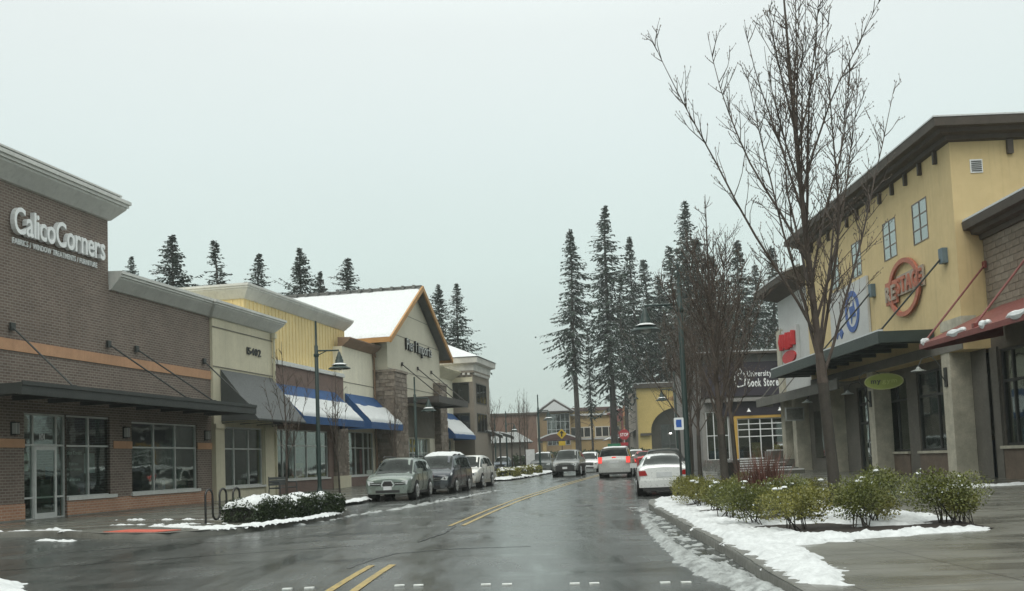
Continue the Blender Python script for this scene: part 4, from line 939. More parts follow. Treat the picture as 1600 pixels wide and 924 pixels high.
for k in range(5): MB().tube([(.25 + .6 * k, -.16, .8 + .08 * math.sin(k * 2)), (.22 + .6 * k, -.17, 1.3), (.3 + .6 * k, -.16, 1.72 - .06 * k % .1)], [.2, .24, .18], 8).build('letter_stroke', SRR, sg)
MB().prism_y([(1.5 + 1.35 * math.cos(2 * math.pi * k / 20), .3 + .36 * math.sin(2 * math.pi * k / 20)) for k in range(20)], -.2, -.1).build('red_oval', SRR, sg)
c = RR.root('shop_canopy', -25.2, -1.1, 4.0); o = (-25.2, -1.1, 4.0); tag(c, 'grey lower canopy on diagonal struts farther along the arcade', 'canopy')
GC = mat('grey_canopy_steel', (.12, .115, .1), .6, .2)
MB().box(-25.2, -9.5, -1.1, -1.0, 4.02, 4.5).box(-25.2, -25.1, -1.0, -.1, 4.03, 4.49).build('fascia', GC, c, o=o); MB().box(-25.1, -9.5, -1.0, -.06, 4.3, 4.36).build('deck', GC, c, o=o)
for x in (-24.2, -21.8, -19.5): MB().tube([(x, -.06, 5.6), (x, -1.0, 4.52)], .03, 6).build('strut', GC, c, o=o)
ps = RR.root('projecting_sign', -19.0, -.5, 3.0); tag(ps, 'small pale framed projecting sign under the grey canopy', 'sign')
MB().box(-.03, .03, -.45, .45, 0, .62).build('panel', mat('dull_sign', (.14, .14, .12), .6, .3, 8), ps); MB().box(-.05, .05, -.5, .5, .62, .68).box(-.05, .05, -.5, .5, -.06, 0).box(-.05, .05, -.5, -.45, 0, .62).box(-.05, .05, .45, .5, 0, .62).build('frame', plain('pale_frame', (.35, .36, .34), .5), ps)

# ------------------------------------------------------------------ book store on its terrace, beyond the arcade
def Z(v): return v
t = MB(); t.box(15.4, 40, 57.5, 74, -.2, .86); ter = t.build('terrace', MATS['wet_concrete']); tag(ter, kind='structure')
st = empty('terrace_steps', (11, 52, 0)); tag(st, 'broad concrete steps with snow on the treads rising to the book store', 'steps')
for i in range(6):
    y0 = 51.2 + i * 1.15; z1 = .18 + .115 * (i + 1) + .06; x0, x1 = 10.4 + i * .32, 14.6
    MB().box(x0, x1, y0, y0 + (1.15 if i < 5 else 8), -.2, z1).build('step', MATS['wet_concrete'], st, o=(11, 52, 0)); MB().box(x0 + .1, x1 - .3 * (i % 3), y0 + .1, y0 + .62, z1, z1 + .05).build('tread_snow', SNOW, st, o=(11, 52, 0))
b = empty('book_store', (18.2, 72, 0)); o = (18.2, 72, 0); tag(b, 'dark plum-fronted book store with a tall glazed entrance', 'building')
PLUM = mat('dark_plum_front', (.030, .024, .036), .55, .15, 1)
YT = mat('ochre_trim', (.50, .31, .07), .6, .1)
xw0, xw1 = 15.9, 19.7
mb = MB(); mb.wall(13.4, 26, -.2, 8.3, 72, [(xw0, xw1, .86, 3.75), (13.7, 15.3, .86, 4.3)], .3); shell(mb, 13.4, 26, 72, 84, -.2, 8.3); mb.build('wall', mat('grey_render', (.23, .225, .215), .8, .1), b, o=o)
MB().box(13.45, 24, 71.75, 71.98, 5.35, 7.75).build('sign_band', PLUM, b, o=o); MB().box(13.0, 26.4, 71.2, 84, 8.3, 8.45).build('roof_edge', EAVE, b, o=o); MB().box(13.0, 26.4, 71.2, 72.2, 8.46, 8.54).build('roof_snow', SNOW, b, o=o)
MB().box(13.6, 24, 71.4, 71.97, 4.95, 5.2).build('ledge', MATS['grey_render'], b, o=o); MB().box(14.5, 24, 71.9, 71.99, 3.95, 4.94).build('header', PLUM, b, o=o)
MB().box(xw0 - .22, xw0, 71.93, 72.05, .8, 3.95).box(xw0, xw1 + .2, 71.93, 72.05, 3.75, 3.95).build('ochre_trim', YT, b, o=o)
window(b, xw0, xw1, .87, 3.75, 72.05, (16.75, 17.55, 18.4, 19.2), (2.45, 2.95, 3.35), plain('white_frame', (.66, .68, .68), .4), .07, o=o, name='glazed_entrance'); window(b, 13.7, 15.3, .87, 4.3, 72.05, (14.25, 14.8), (2.6,), MATS['white_frame'], .06, o=o); interior(b, 13.6, 20, 72.4, 4.2, o, 5, .87)
for x in (16.7, 18.9): MB().lathe([(.03, .2), (.05, .15), (.16, 0), (0, .02)], (x, 71.6, 4.2), 10).tube([(x, 71.95, 4.4), (x, 71.6, 4.45), (x, 71.6, 4.35)], .02, 5).build('sign_lamp', WHITE, b, o=o)
sg = empty('store_sign', (15.9, 71.75, 5.5)); tag(sg, 'white letters University Book Store with a book emblem on dark plum', 'sign'); so = (15.9, 71.75, 5.5)
lettering('University', 16.75, 18.5, 6.72, .40, 71.74, WHITE, sg, 'letter', .02, .03, o=so); lettering('Book Store', 16.75, 18.95, 6.0, .56, 71.74, WHITE, sg, 'letter', .03, .03, o=so)
m_ = MB()
for pth in ([(16.1, 6.1), (16.05, 6.9), (16.25, 7.2), (16.45, 7.3), (16.6, 7.1), (16.5, 6.9), (16.3, 6.95)], [(16.1, 6.1), (16.35, 5.98), (16.75, 6.1), (16.85, 6.6), (16.72, 7.0)], [(16.3, 6.95), (16.4, 6.6), (16.6, 6.5)]):
    m_.tube([(x - .22, 71.72, z) for x, z in pth], .055, 5)
m_.build('book_emblem', WHITE, sg, o=so)
p = empty('raised_planter', (17.6, 62, .86)); tag(p, 'raised concrete planter with snow and low greenery before the book store', 'planter')
MB().box(-2.1, 4, -.9, .9, -.6, .5).build('planter_wall', KERB, p); MB().box(-2.0, 3.9, -.8, .8, .5, .58).build('planter_snow', SNOW, p)
p = empty('rubbish_bin', (7.9, 37.2, wz(7.9, 37.2))); tag(p, 'dark litter bin standing behind the street tree', 'bin')
MB().lathe([(.0, 0), (.28, 0), (.31, .05), (.33, .85), (.35, .88), (.3, .95), (0, 1.0)], (0, 0, 0), 16).build('bin_body', DARKFRAME, p, True)

# ------------------------------------------------------------------ vehicles
TYRE = mat('tyre_rubber', (.014, .014, .014), .8, .2); RIM = plain('alloy_rim', (.42, .43, .43), .3, .7); BLACKP = mat('black_plastic', (.018, .018, .018), .6, .2)
HEADL = plain('headlamp_lens', (.62, .65, .66), .12, .2); TAILL = plain('tail_lens', (.30, .012, .012), .15); PLATE = plain('number_plate', (.55, .57, .58), .5)
BRAKE = emit('brake_light', (1.0, .10, .08), 1.1)
CHROME = plain('chrome', (.62, .63, .63), .15, .9); UNDER = mat('underbody', (.01, .01, .01), .9, .1)
def car(name, label, cat, x, y, ang, L, W, H, st, col, wheel_r=.34, wx=None, wind=(2, 3), back=(5, 6), side=(), tail='corner', front_end='suv', roofsnow=0, brake=False, rack=False, lower=None, clad=False, bump_h=.22, metal=0.25, group='vehicles on the street'):
    """st: stations front to rear (x, zbot, zbelt, ztop, half width at belt, half width at top) in units of metres
    wind/back: indices of the stations between which windscreen and rear window lie; ang: heading from +Y towards +X"""
    z0 = rz_(x, y); c = empty(name, (x, y, z0), R(90) - ang); tag(c, label, cat, group)
    P = paint('paint_' + name + '_' + '_'.join('%02d' % int(v * 100) for v in col), col, metal)
    def ring(s):
        X, zb, zl, zt, w, wt = s; mid = zb + (zl - zb) * .45
        return [(0, zb), (w * .8, zb), (w * .95, zb + .05), (w * 1.0, mid), (w * .985, zl - .07), (w * .95, zl), (wt, zt - (.04 if zt - zl < .3 else .07)), (wt * .82, zt), (0, zt + .025)]
    ns_ = len(st); hh = [st[i][0] - st[i + 1][0] for i in range(ns_ - 1)]
    def slopes(k):
        dl = [(st[i + 1][k] - st[i][k]) / hh[i] for i in range(ns_ - 1)]; m_ = [dl[0]]
        for i in range(1, ns_ - 1): m_.append(0 if dl[i - 1] * dl[i] <= 0 else 2 * dl[i - 1] * dl[i] / (dl[i - 1] + dl[i]))
        return m_ + [dl[-1]]
    SL = [None] + [slopes(k) for k in range(1, 6)]
    def st_at(X):
        "monotone cubic between the stations"
        X = max(st[-1][0], min(st[0][0], X))
        for i in range(ns_ - 1):
            if st[i][0] >= X >= st[i + 1][0]:
                h_ = hh[i]; t = (st[i][0] - X) / h_; a, b_ = st[i], st[i + 1]
                return (X,) + tuple((2*t**3 - 3*t*t + 1) * a[k] + (t**3 - 2*t*t + t) * h_ * SL[k][i] + (-2*t**3 + 3*t*t) * b_[k] + (t**3 - t*t) * h_ * SL[k][i + 1] for k in range(1, 6))
    K = 9; xs = []
    for a, d_ in zip(st[:-1], st[1:]):
        n = max(2, int((a[0] - d_[0]) / .1)); xs += [a[0] + (d_[0] - a[0]) * i / n for i in range(n)]
    xs.append(st[-1][0]); mb = MB(); vs = []
    for X in xs:
        r = ring(st_at(X)); full = [(X, -p[0], p[1]) for p in r] + [(X, p[0], p[1]) for p in r[-2:0:-1]]; vs += full
    m = 2 * K - 2; fs = [(i * m + k, i * m + (k + 1) % m, (i + 1) * m + (k + 1) % m, (i + 1) * m + k) for i in range(len(xs) - 1) for k in range(m)]
    fs += [tuple(range(m - 1, -1, -1)), tuple((len(xs) - 1) * m + k for k in range(m))]
    mb.add(vs, fs); body = mb.build('body', P, c, True, angle=48)
    def surf(X, k, t, sd):
        r = ring(st_at(X)); a, d_ = r[k], r[k + 1]; return Vector((X, sd * (a[0] + (d_[0] - a[0]) * t), a[1] + (d_[1] - a[1]) * t))
    def panel(nm, grid, m_, off, par=c, flip=False):
        "grid of points on the surface, pushed outwards by off, with a rim going back in"
        nu, nv = len(grid), len(grid[0]); mid = Vector((0, 0, H * .5)); out = []
        for i in range(nu):
            for j in range(nv):
                a = grid[min(i + 1, nu - 1)][j] - grid[max(i - 1, 0)][j]; d_ = grid[i][min(j + 1, nv - 1)] - grid[i][max(j - 1, 0)]
                n_ = a.cross(d_); n_ = n_.normalized() if n_.length > 1e-9 else Vector((0, 0, 1))
                q = grid[i][j]
                if n_.dot(q - Vector((q.x * .75, 0, H * .45))) < 0: n_ = -n_
                out.append(q + n_ * off)
        a, b_, c_ = out[0], out[nv], out[1]; q = sum(out, Vector()) / len(out); gn = (out[(nu // 2) * nv + nv // 2] - q).length; f0 = (out[nv] - out[0]).cross(out[nv + nv // 2] - out[0]); fl = f0.dot(q - Vector((q.x * .75, 0, H * .45))) < 0
        return MB().add(out, [(i * nv + j, (i + 1) * nv + j, (i + 1) * nv + j + 1, i * nv + j + 1)[::-1 if fl else 1] for i in range(nu - 1) for j in range(nv - 1)]).build(nm, m_, par, True)
    def glass_front(nm, ia, ib, u0, u1, gm=None, off_=.012):
        Xa, Xb = st[ia][0], st[ib][0]; grid = []
        for i in range(11):
            u = u0 + (u1 - u0) * i / 10; X = Xa + (Xb - Xa) * u; row = []
            for sd, ks in ((-1, (6, 7)), (1, (7, 6))):
                for k in ks:
                    for t in ((.12, .6) if (k == 6 and sd < 0) else (.0, .5) if sd < 0 else (1.0, .5) if k == 7 else (.6, .12)): row.append(surf(X, k, t, sd))
            grid.append(row)
        panel(nm, grid, gm or CARGLASS, off_)
    glass_front('cowl_panel', wind[0], wind[1], -.04, .09, BLACKP, .010); glass_front('windscreen', wind[0], wind[1], .05, .93); glass_front('rear_window', back[0], back[1], .08, .86)
    for sd in (-1, 1):
        for (xa, xb) in side:
            grid = [[surf(xa + (xb - xa) * i / 6, 5, .06 + .80 * j / 2, sd) for j in range(3)] for i in range(7)]
            panel('side_window', grid, CARGLASS, .012)
    wx = wx or (L * .29, -L * .28); hw = W / 2
    if clad:
        for sd in (-1, 1):
            grid = [[surf(st[0][0] - .03 - (L - .06) * i / 30, k, t, sd) for k, t in ((1, .5), (2, 0), (2, .6), (3, .1), (3, .45))] for i in range(31)]
            panel('cladding', grid, BLACKP, .012)
    for X in wx:
        for sd in (-1, 1):
            MB().tube([(X, sd * (hw - .30), wheel_r), (X, sd * (hw + .005), wheel_r)], wheel_r * 1.17, 20).build('wheel_arch', UNDER, c)
            w = MB().tube([(X, sd * (hw - .2), wheel_r), (X, sd * (hw - .19), wheel_r), (X, sd * (hw + .005), wheel_r), (X, sd * (hw + .02), wheel_r)], [wheel_r * .9, wheel_r, wheel_r, wheel_r * .93], 20).build('wheel', TYRE, c, True)
            rm = MB(); rm.tube([(X, sd * (hw + .005), wheel_r), (X, sd * (hw + .03), wheel_r)], wheel_r * .2, 10)
            for k in range(6):
                t = k * math.pi / 3; d_ = Vector((math.cos(t), 0, math.sin(t))) * wheel_r * .66
                rm.tube([Vector((X, sd * (hw + .022), wheel_r)), Vector((X, sd * (hw + .022), wheel_r)) + d_], .035, 4)
            rm.tube([(X + wheel_r * .66 * math.cos(k * math.pi / 10), sd * (hw + .022), wheel_r + wheel_r * .66 * math.sin(k * math.pi / 10)) for k in range(21)], .022, 4); rm.build('rim', RIM, w)
    F, B = st[0], st[-1]; fx = st[1][0]; 
    low = lower or BLACKP
    MB().box(-L * .3, L * .3, -hw * .985, hw * .985, F[1] - .08, F[1] + (.10 if lower else .02)).build('sill_trim', low, c)
    # front: bumper, grille, lamps, plate
    zh = F[3] - .12; Xf = F[0]
    if front_end == 'tribeca':
        MB().prism_x([(-.20, .50), (.20, .50), (.27, .63), (.17, .80), (-.17, .80), (-.27, .63)], Xf - .25, Xf + .03).build('grille_surround', CHROME, c)
        MB().prism_x([(-.16, .53), (.16, .53), (.21, .63), (.13, .76), (-.13, .76), (-.21, .63)], Xf + .02, Xf + .04).build('grille', BLACKP, c)
        for sd in (-1, 1):
            MB().prism_x([(sd * .28, .60), (sd * .70, .62), (sd * .70, .72), (sd * .26, .72)][::sd], Xf - .3, Xf + .012).build('grille_wing', BLACKP, c); MB().prism_x([(sd * .28, .65), (sd * .70, .66), (sd * .70, .685), (sd * .28, .675)][::sd], Xf - .3, Xf + .024).build('chrome_bar', CHROME, c)
    else:
        gw = {'suv': .42, 'van': .50, 'lux': .26}.get(front_end, .4)
        MB().box(Xf - .2, Xf + .015, -gw, gw, zh - .13, zh + .07).build('grille', BLACKP, c)
        for k in range(2): MB().box(Xf - .1, Xf + .025, -gw, gw, zh - .10 + k * .09, zh - .075 + k * .09).build('grille_bar', CHROME, c)
    for sd in (-1, 1):
        grid = [[surf(fx - .02 - .24 * i / 3, 4, .05 + 1.2 * j / 2 if 0 else min(1, .0 + .5 * j), sd) for j in range(3)] for i in range(4)]
        panel('headlight', grid, HEADL, .012)
        MB().prism_x([(sd * hw * .50, zh - .06), (sd * hw * .80, zh - .09), (sd * hw * .86, zh + .085), (sd * hw * .62, zh + .06)][::sd], Xf - .3, Xf + .006).build('headlight_lens', HEADL, c)
        MB().cyl((Xf, sd * hw * .70, zh), (1, 0, 0), .05, .045, .012, 12).build('headlight_bulb', CHROME, c)
        MB().cyl((Xf - .12, sd * hw * .68, F[1] + .12), (1, 0, 0), .06, .06, .1, 12).build('fog_lamp', HEADL, c)
        mir = MB().prism_z([(-.02, sd * hw * .93), (.14, sd * hw * .95), (.12, sd * (hw + .18)), (-.01, sd * (hw + .2))], 0, .17)
        Xm = st[wind[0]][0] - .25; mo = mir.build('mirror', P, c); mo.location = (Xm, 0, st[wind[0]][2] + .02)
        hnd = MB()
        for Xd in ((side[0][0] + side[0][1]) / 2 - .35, (side[min(1, len(side) - 1)][0] + side[min(1, len(side) - 1)][1]) / 2 - .3): hnd.box(Xd - .1, Xd + .1, sd * hw * .98 - .02, sd * hw * .98 + .02, st[3][2] - .16, st[3][2] - .12)
        hnd.build('door_handle', P, c)
        for Xd in [side[0][0] - .1] + [s_[1] for s_ in side[:2]]:
            q = [surf(Xd, k, t, sd) + Vector((0, sd * .004, 0)) for k, t in ((2, .3), (3, 0), (3, .5), (4, 0), (4, .9))]; MB().tube(q, .008, 3).build('door_seam', UNDER, c)
    MB().prism_z([(Xf - .3, -hw * .93), (Xf - .02, -hw * .78), (Xf + .035, -hw * .5), (Xf + .045, 0), (Xf + .035, hw * .5), (Xf - .02, hw * .78), (Xf - .3, hw * .93)], F[1] - .04, F[1] + bump_h).build('bumper', lower or P, c)
    MB().box(Xf - .2, Xf + .052, -hw * .5, hw * .5, F[1] + .0, F[1] + .10).build('air_intake', BLACKP, c)
    MB().box(Xf + .02, Xf + .06, -.16, .16, F[1] + .11, F[1] + .25).build('number_plate', PLATE, c)
    # rear
    Xr = B[0]; zt = B[2]; TL = BRAKE if brake else TAILL
    for sd in (-1, 1):
        if tail == 'tall':
            X0 = st[-2][0]; MB().box(Xr - .02, Xr + .35, sd * hw * .97 if sd < 0 else hw * .74, -hw * .74 if sd < 0 else hw * .97, .86, 1.22).build('tail_light', TL, c)
        else: MB().prism_x([(sd * hw * .62, zt - .18), (sd * hw * .93, zt - .20), (sd * hw * .95, zt - .02), (sd * hw * .70, zt - .02)][::sd], Xr - .02, Xr + .22).build('tail_light', TL, c)
    MB().box(Xr - .015, Xr + .05, -.26, .26, zt - .24 if tail != 'tall' else .86, zt - .08 if tail != 'tall' else 1.0).build('number_plate', PLATE, c)
    MB().box(Xr - .07, Xr + .3, -hw * .95, hw * .95, B[1] + .02, B[1] + .26).build('bumper', lower or P, c)
    MB().box(Xr - .06, Xr + .3, -hw * .8, hw * .8, B[1] - .1, B[1] + .019).build('rear_valance', BLACKP, c)
    if brake: MB().box(st[back[1]][0] - .03, st[back[1]][0] + .06, -.12, .12, st[back[1]][3] + .01, st[back[1]][3] + .06).build('brake_light', BRAKE, c)
    if rack:
        for sd in (-1, 1): MB().tube([(st[4][0] + .6, sd * st[4][5] * .9, H), (st[4][0] + .4, sd * st[4][5] * .9, H + .07), (st[5][0] + .2, sd * st[5][5] * .9, H + .04), (st[5][0], sd * st[5][5] * .9, H - .05)], .025, 6).build('roof_rail', BLACKP, c)
    if roofsnow:
        nx, ny = 26, 14; vs = []; Hh = []; Xa, Xb = st[wind[1]][0] - .05, st[back[0]][0] + .02
        for i in range(nx + 1):
            for j in range(ny + 1):
                X = Xa + (Xb - Xa) * i / nx; s_ = st_at(X); v = -1 + 2 * j / ny; yy = v * s_[5] * .9
                h = roofsnow * min(1, (i + .1) / 2, (nx - i + .1) / 2, (j + .1) / 2, (ny - j + .1) / 2) - .02 + roofsnow * .4 * noise.fractal(Vector((X * 2.4, yy * 2.4, x)), 1, 2, 3); vs.append((X, yy, s_[3] + .02 + h)); Hh.append(h)
        MB().add(vs, [(i * (ny + 1) + j, i * (ny + 1) + j + 1, (i + 1) * (ny + 1) + j + 1, (i + 1) * (ny + 1) + j) for i in range(nx) for j in range(ny)]).build('roof_snow', SNOW, c, True)
    return c
def suv(L, W, H, hood=.95, belt=1.03, cab=.0, rear=0.0, zb=.32, hl=.30):
    h = L / 2; w = W / 2
    return [(h, zb, hood - .22, hood - .14, w * .84, w * .74), (h - .14, zb - .05, hood - .12, hood - .05, w * .95, w * .84), (h - L * .235 + cab, zb - .06, belt - .02, hood + .09, w, w * .80), (h - L * .40 + cab, zb - .06, belt, H - .06, w, w * .71), (-L * .04, zb - .06, belt + .01, H, w, w * .73), (-h + .36 + rear, zb - .05, belt + .03, H - .07, w * .985, w * .70), (-h + .10, zb, belt + .02, belt + .08, w * .96, w * .80), (-h, zb + .02, belt - .12, belt - .05, w * .90, w * .80)]
def van(L, W, H, hood=1.0, belt=1.08, zb=.28):
    h = L / 2; w = W / 2
    return [(h, zb, hood - .28, hood - .2, w * .84, w * .74), (h - .16, zb - .05, hood - .16, hood - .08, w * .95, w * .84), (h - L * .18, zb - .06, belt - .02, hood + .1, w, w * .82), (h - L * .365, zb - .06, belt, H - .06, w, w * .74), (-L * .06, zb - .06, belt + .01, H, w, w * .77), (-h + .22, zb - .05, belt + .02, H - .05, w * .985, w * .76), (-h + .05, zb, belt + .02, belt + .08, w * .97, w * .88), (-h, zb + .02, belt - .15, belt - .08, w * .93, w * .85)]
def sedan(L, W, H, hood=.88, belt=.93, deck=1.0, zb=.26):
    h = L / 2; w = W / 2
    return [(h, zb, hood - .2, hood - .14, w * .82, w * .72), (h - .16, zb - .05, hood - .11, hood - .04, w * .94, w * .83), (h - L * .27, zb - .07, belt - .02, hood + .09, w, w * .80), (h - L * .42, zb - .07, belt, H - .05, w, w * .66), (-L * .06, zb - .07, belt + .01, H, w, w * .67), (-L * .20, zb - .06, belt + .03, H - .07, w, w * .64), (-h + .72, zb - .04, belt + .02, deck + .01, w * .98, w * .80), (-h + .12, zb, deck - .07, deck, w * .94, w * .80), (-h, zb + .02, deck - .14, deck - .08, w * .90, w * .76)]
A_ = math.pi
def lane(y, off): p = on_road(y, off); return p[0], p[1], hd(y)
x, y, a = lane(40.6, -5.75)
car('parked_crossover', 'silver-green crossover with winged grille, first of the cars parked by the blue awnings', 'car', x, y, a + A_ - R(3), 4.82, 1.88, 1.66, suv(4.82, 1.88, 1.66, .97, 1.05, .05), (.165, .205, .182), .36, None, (2, 3), (5, 6), ((1.15, .12), (.04, -.95), (-1.05, -1.75)), front_end='tribeca', rack=True)
x, y, a = lane(46.5, -5.4)
car('parked_minivan', 'dark blue-grey minivan with snow on its roof, between crossover and white sport utility', 'van', x, y, a + A_, 4.95, 1.98, 1.74, van(4.95, 1.98, 1.74), (.012, .020, .032), .33, None, (2, 3), (5, 6), ((1.3, .35), (.25, -.85), (-.95, -2.0)), front_end='van', roofsnow=.13)
x, y, a = lane(52.9, -5.4)
car('parked_sport_utility', 'white sport utility parked third in the row by the blue awnings', 'car', x, y, a + A_, 4.6, 1.82, 1.67, suv(4.6, 1.82, 1.67, .97, 1.04, 0, .1), (.66, .66, .62), .35, None, (2, 3), (5, 6), ((1.1, .15), (.05, -.85), (-.95, -1.7)), front_end='lux', lower=plain('champagne_trim', (.30, .28, .24), .5))
car('oncoming_sport_utility', 'silver and black sport utility driving towards the camera', 'car', 3.75, 70.2, hd(70) + A_, 4.8, 1.88, 1.80, suv(4.8, 1.88, 1.8, 1.05, 1.12, 0, 0, .4), (.19, .20, .195), .38, None, (2, 3), (5, 6), ((1.1, .15), (.05, -.95), (-1.05, -1.8)), lower=BLACKP, clad=True, bump_h=.36)
car('oncoming_car', 'white compact car following the silver and black sport utility', 'car', 6.0, 81, hd(80) + A_, 4.3, 1.74, 1.55, suv(4.3, 1.74, 1.55, .93, .98), (.72, .73, .73), .31, None, (2, 3), (5, 6), ((1.0, .1), (0, -.85)), roofsnow=.05)
car('silver_minivan', 'silver minivan braking ahead with lit red tail lamps', 'van', 6.25, 61.9, hd(60), 4.9, 1.92, 1.80, van(4.9, 1.92, 1.8), (.42, .43, .42), .33, None, (2, 3), (5, 6), ((1.3, .35), (.25, -.85), (-.95, -2.0)), tail='tall', brake=True, roofsnow=.05)
car('white_saloon', 'white saloon parked behind the planting bed shrubs', 'car', 5.28, 36.8, hd(37) - R(3), 4.8, 1.80, 1.43, sedan(4.8, 1.8, 1.43, .9, .95, 1.03), (.78, .79, .78), .32, None, (2, 3), (5, 6), ((.95, 0), (-.1, -.95)), front_end='lux')
x, y, a = lane(44.5, 5.1)
car('dark_hatchback', 'dark parked car just ahead of the white saloon', 'car', x - .2, y, a, 4.7, 1.85, 1.62, suv(4.7, 1.85, 1.62), (.035, .04, .042), .35, None, (2, 3), (5, 6), ((1.1, .12), (.04, -.95), (-1.05, -1.7)))
car('red_car', 'red car waiting to the right of the silver minivan', 'car', 10.2, 80, hd(80), 4.5, 1.76, 1.52, sedan(4.5, 1.76, 1.52, .9, .98, 1.05), (.38, .02, .025), .31, None, (2, 3), (5, 6), ((.9, 0), (-.1, -.9)), brake=True)
car('white_hatchback', 'white car farther ahead, half hidden by the silver minivan', 'car', 11.0, 92, hd(90), 4.4, 1.76, 1.6, suv(4.4, 1.76, 1.6), (.6, .61, .61), .32, None, (2, 3), (5, 6), ((1.0, .1), (0, -.9)), roofsnow=.06)
car('grey_wagon', 'dark grey sport utility parked behind the snowy planted kerb', 'car', 2.5, 88.5, hd(88) + A_, 4.7, 1.9, 1.75, suv(4.7, 1.9, 1.75, 1.0, 1.08), (.075, .085, .085), .36, None, (2, 3), (5, 6), ((1.1, .12), (.04, -.95), (-1.05, -1.7)), roofsnow=.05)
car('far_blue_car', 'small blue-grey car in the distance by the lamp post', 'car', -1.2, 104, hd(90) + A_, 4.5, 1.78, 1.5, sedan(4.5, 1.78, 1.5, .9, .97, 1.02), (.09, .12, .15), .31, None, (2, 3), (5, 6), ((.9, 0), (-.1, -.9)), roofsnow=.04)

# ------------------------------------------------------------------ trees and plants
def bare_tree(name, label, x, y, H, fork, spread, seed, nl=9, r0=.12, twigs=1.0, lean=(0, 0), z=None, group='bare street trees', buds=True, up=.55, sub=True):
    rn = random.Random(seed); z = wz(x, y) if z is None else z
    t = empty(name, (x, y, z)); tag(t, label, 'tree', group)
    tr = MB(); cr = MB(); bu = []
    def path(p, d, L, n, jit, upk):
        pts = [p]; d = d.normalized()
        for i in range(n):
            d = (d + Vector((rn.gauss(0, jit), rn.gauss(0, jit), rn.gauss(0, jit * .5) + upk / n))).normalized(); p = p + d * (L / n); pts.append(p)
        return pts
    top = Vector((lean[0], lean[1], H * .97))
    n = 14; tp = []
    for i in range(n + 1):
        q = i / n; tp.append(Vector((lean[0] * q + .05 * math.sin(q * 5 + seed), lean[1] * q + .05 * math.cos(q * 4 + seed), H * q - .1)))
    kf = max(2, int(fork * n)); tr.tube([tp[0] - Vector((0, 0, .2))] + tp[:kf + 1], [r0 * 1.25] + [r0 * (1 - .45 * i / n) * (1.18 if i == 0 else 1) for i in range(kf + 1)], 10)
    cr.tube(tp[kf:], [r0 * (.9 if i == kf else .62) * (1 - (i - kf) / (n - kf)) ** .9 + .006 for i in range(kf, n + 1)], 7)
    def twig(p, d, L, r, lv):
        k = 4 if lv < 2 else 3
        pts = path(p, d, L, k, .10, .30); cr.tube(pts, [r * (1 - .8 * i / k) + .0015 for i in range(k + 1)], 3, cap=False)
        bu.append(pts[-1]); 
        if lv < 2 and L > .3:
            m = max(1, int(L * 3.2 * twigs))
            for j in range(m):
                q = rn.uniform(.25, .95); ix = min(k - 1, int(q * k)); b_ = pts[ix].lerp(pts[ix + 1], q * k - ix); dd = (pts[ix + 1] - pts[ix]).normalized()
                s = Vector((rn.gauss(0, 1), rn.gauss(0, 1), rn.gauss(.2, .6))); s = (s - dd * s.dot(dd)).normalized()
                twig(b_, dd * .8 + s * .6, L * rn.uniform(.3, .55) * (1 - q * .3), r * .5, lv + 1)
        else:
            for j in range(2): bu.append(pts[rn.randrange(1, k)])
    for i in range(nl):
        q = (i + rn.random() * .6) / nl; h = H * (fork + (0.72 - fork) * q ** 1.25); ix = min(n - 1, int(h / H * n)); base = tp[ix].lerp(tp[ix + 1], h / H * n - ix)
        az = i * 2.4 + rn.uniform(-.4, .4); a = R(rn.uniform(22, 42)) * spread * (1.0 - .35 * q)
        d = Vector((math.sin(a) * math.cos(az), math.sin(a) * math.sin(az), math.cos(a)))
        L = (H - h) * rn.uniform(.60, .86) * (1 - .12 * q); k = 9; pts = path(base, d, L, k, .055, up)
        rr = r0 * (.27 - .11 * q); cr.tube(pts, [rr * (1 - i2 / k) ** 1.1 + .0045 for i2 in range(k + 1)], 6)
        m = int(L * 4.4 * twigs)
        for j in range(m):
            v = rn.uniform(.12, .98); i2 = min(k - 1, int(v * k)); b_ = pts[i2].lerp(pts[i2 + 1], v * k - i2); dd = (pts[i2 + 1] - pts[i2]).normalized()
            s = Vector((rn.gauss(0, 1), rn.gauss(0, 1), rn.gauss(.1, .5))); s = (s - dd * s.dot(dd)).normalized()
            twig(b_, dd * .75 + s * .62 + Vector((0, 0, .15)), rn.uniform(.45, 1.25) * (1.15 - v * .6) * min(1, H / 9), .011, 1 if sub else 2)
    for j in range(int(H * 3.5 * twigs)):
        v = rn.uniform(fork + .1, .98); ix = min(n - 1, int(v * n)); b_ = tp[ix].lerp(tp[ix + 1], v * n - ix); s = Vector((rn.gauss(0, 1), rn.gauss(0, 1), .9)); twig(b_, s, rn.uniform(.4, 1.1) * (1.15 - v * .7) * min(1, H / 9), .011, 1)
    if buds:
        cr.cur = 1
        for p in bu:
            s = .014; cr.add([p + Vector((s, 0, 0)), p + Vector((-s * .5, s * .9, 0)), p + Vector((-s * .5, -s * .9, 0)), p + Vector((0, 0, s * 2.2)), p - Vector((0, 0, s))], [(0, 1, 3), (1, 2, 3), (2, 0, 3), (1, 0, 4), (2, 1, 4), (0, 2, 4)])
    tr.build('trunk', BARK, t, True, angle=60); cr.build('crown', [TWIG, mat('bud_brown', (.11, .078, .052), .6, .3)], t)
    return t

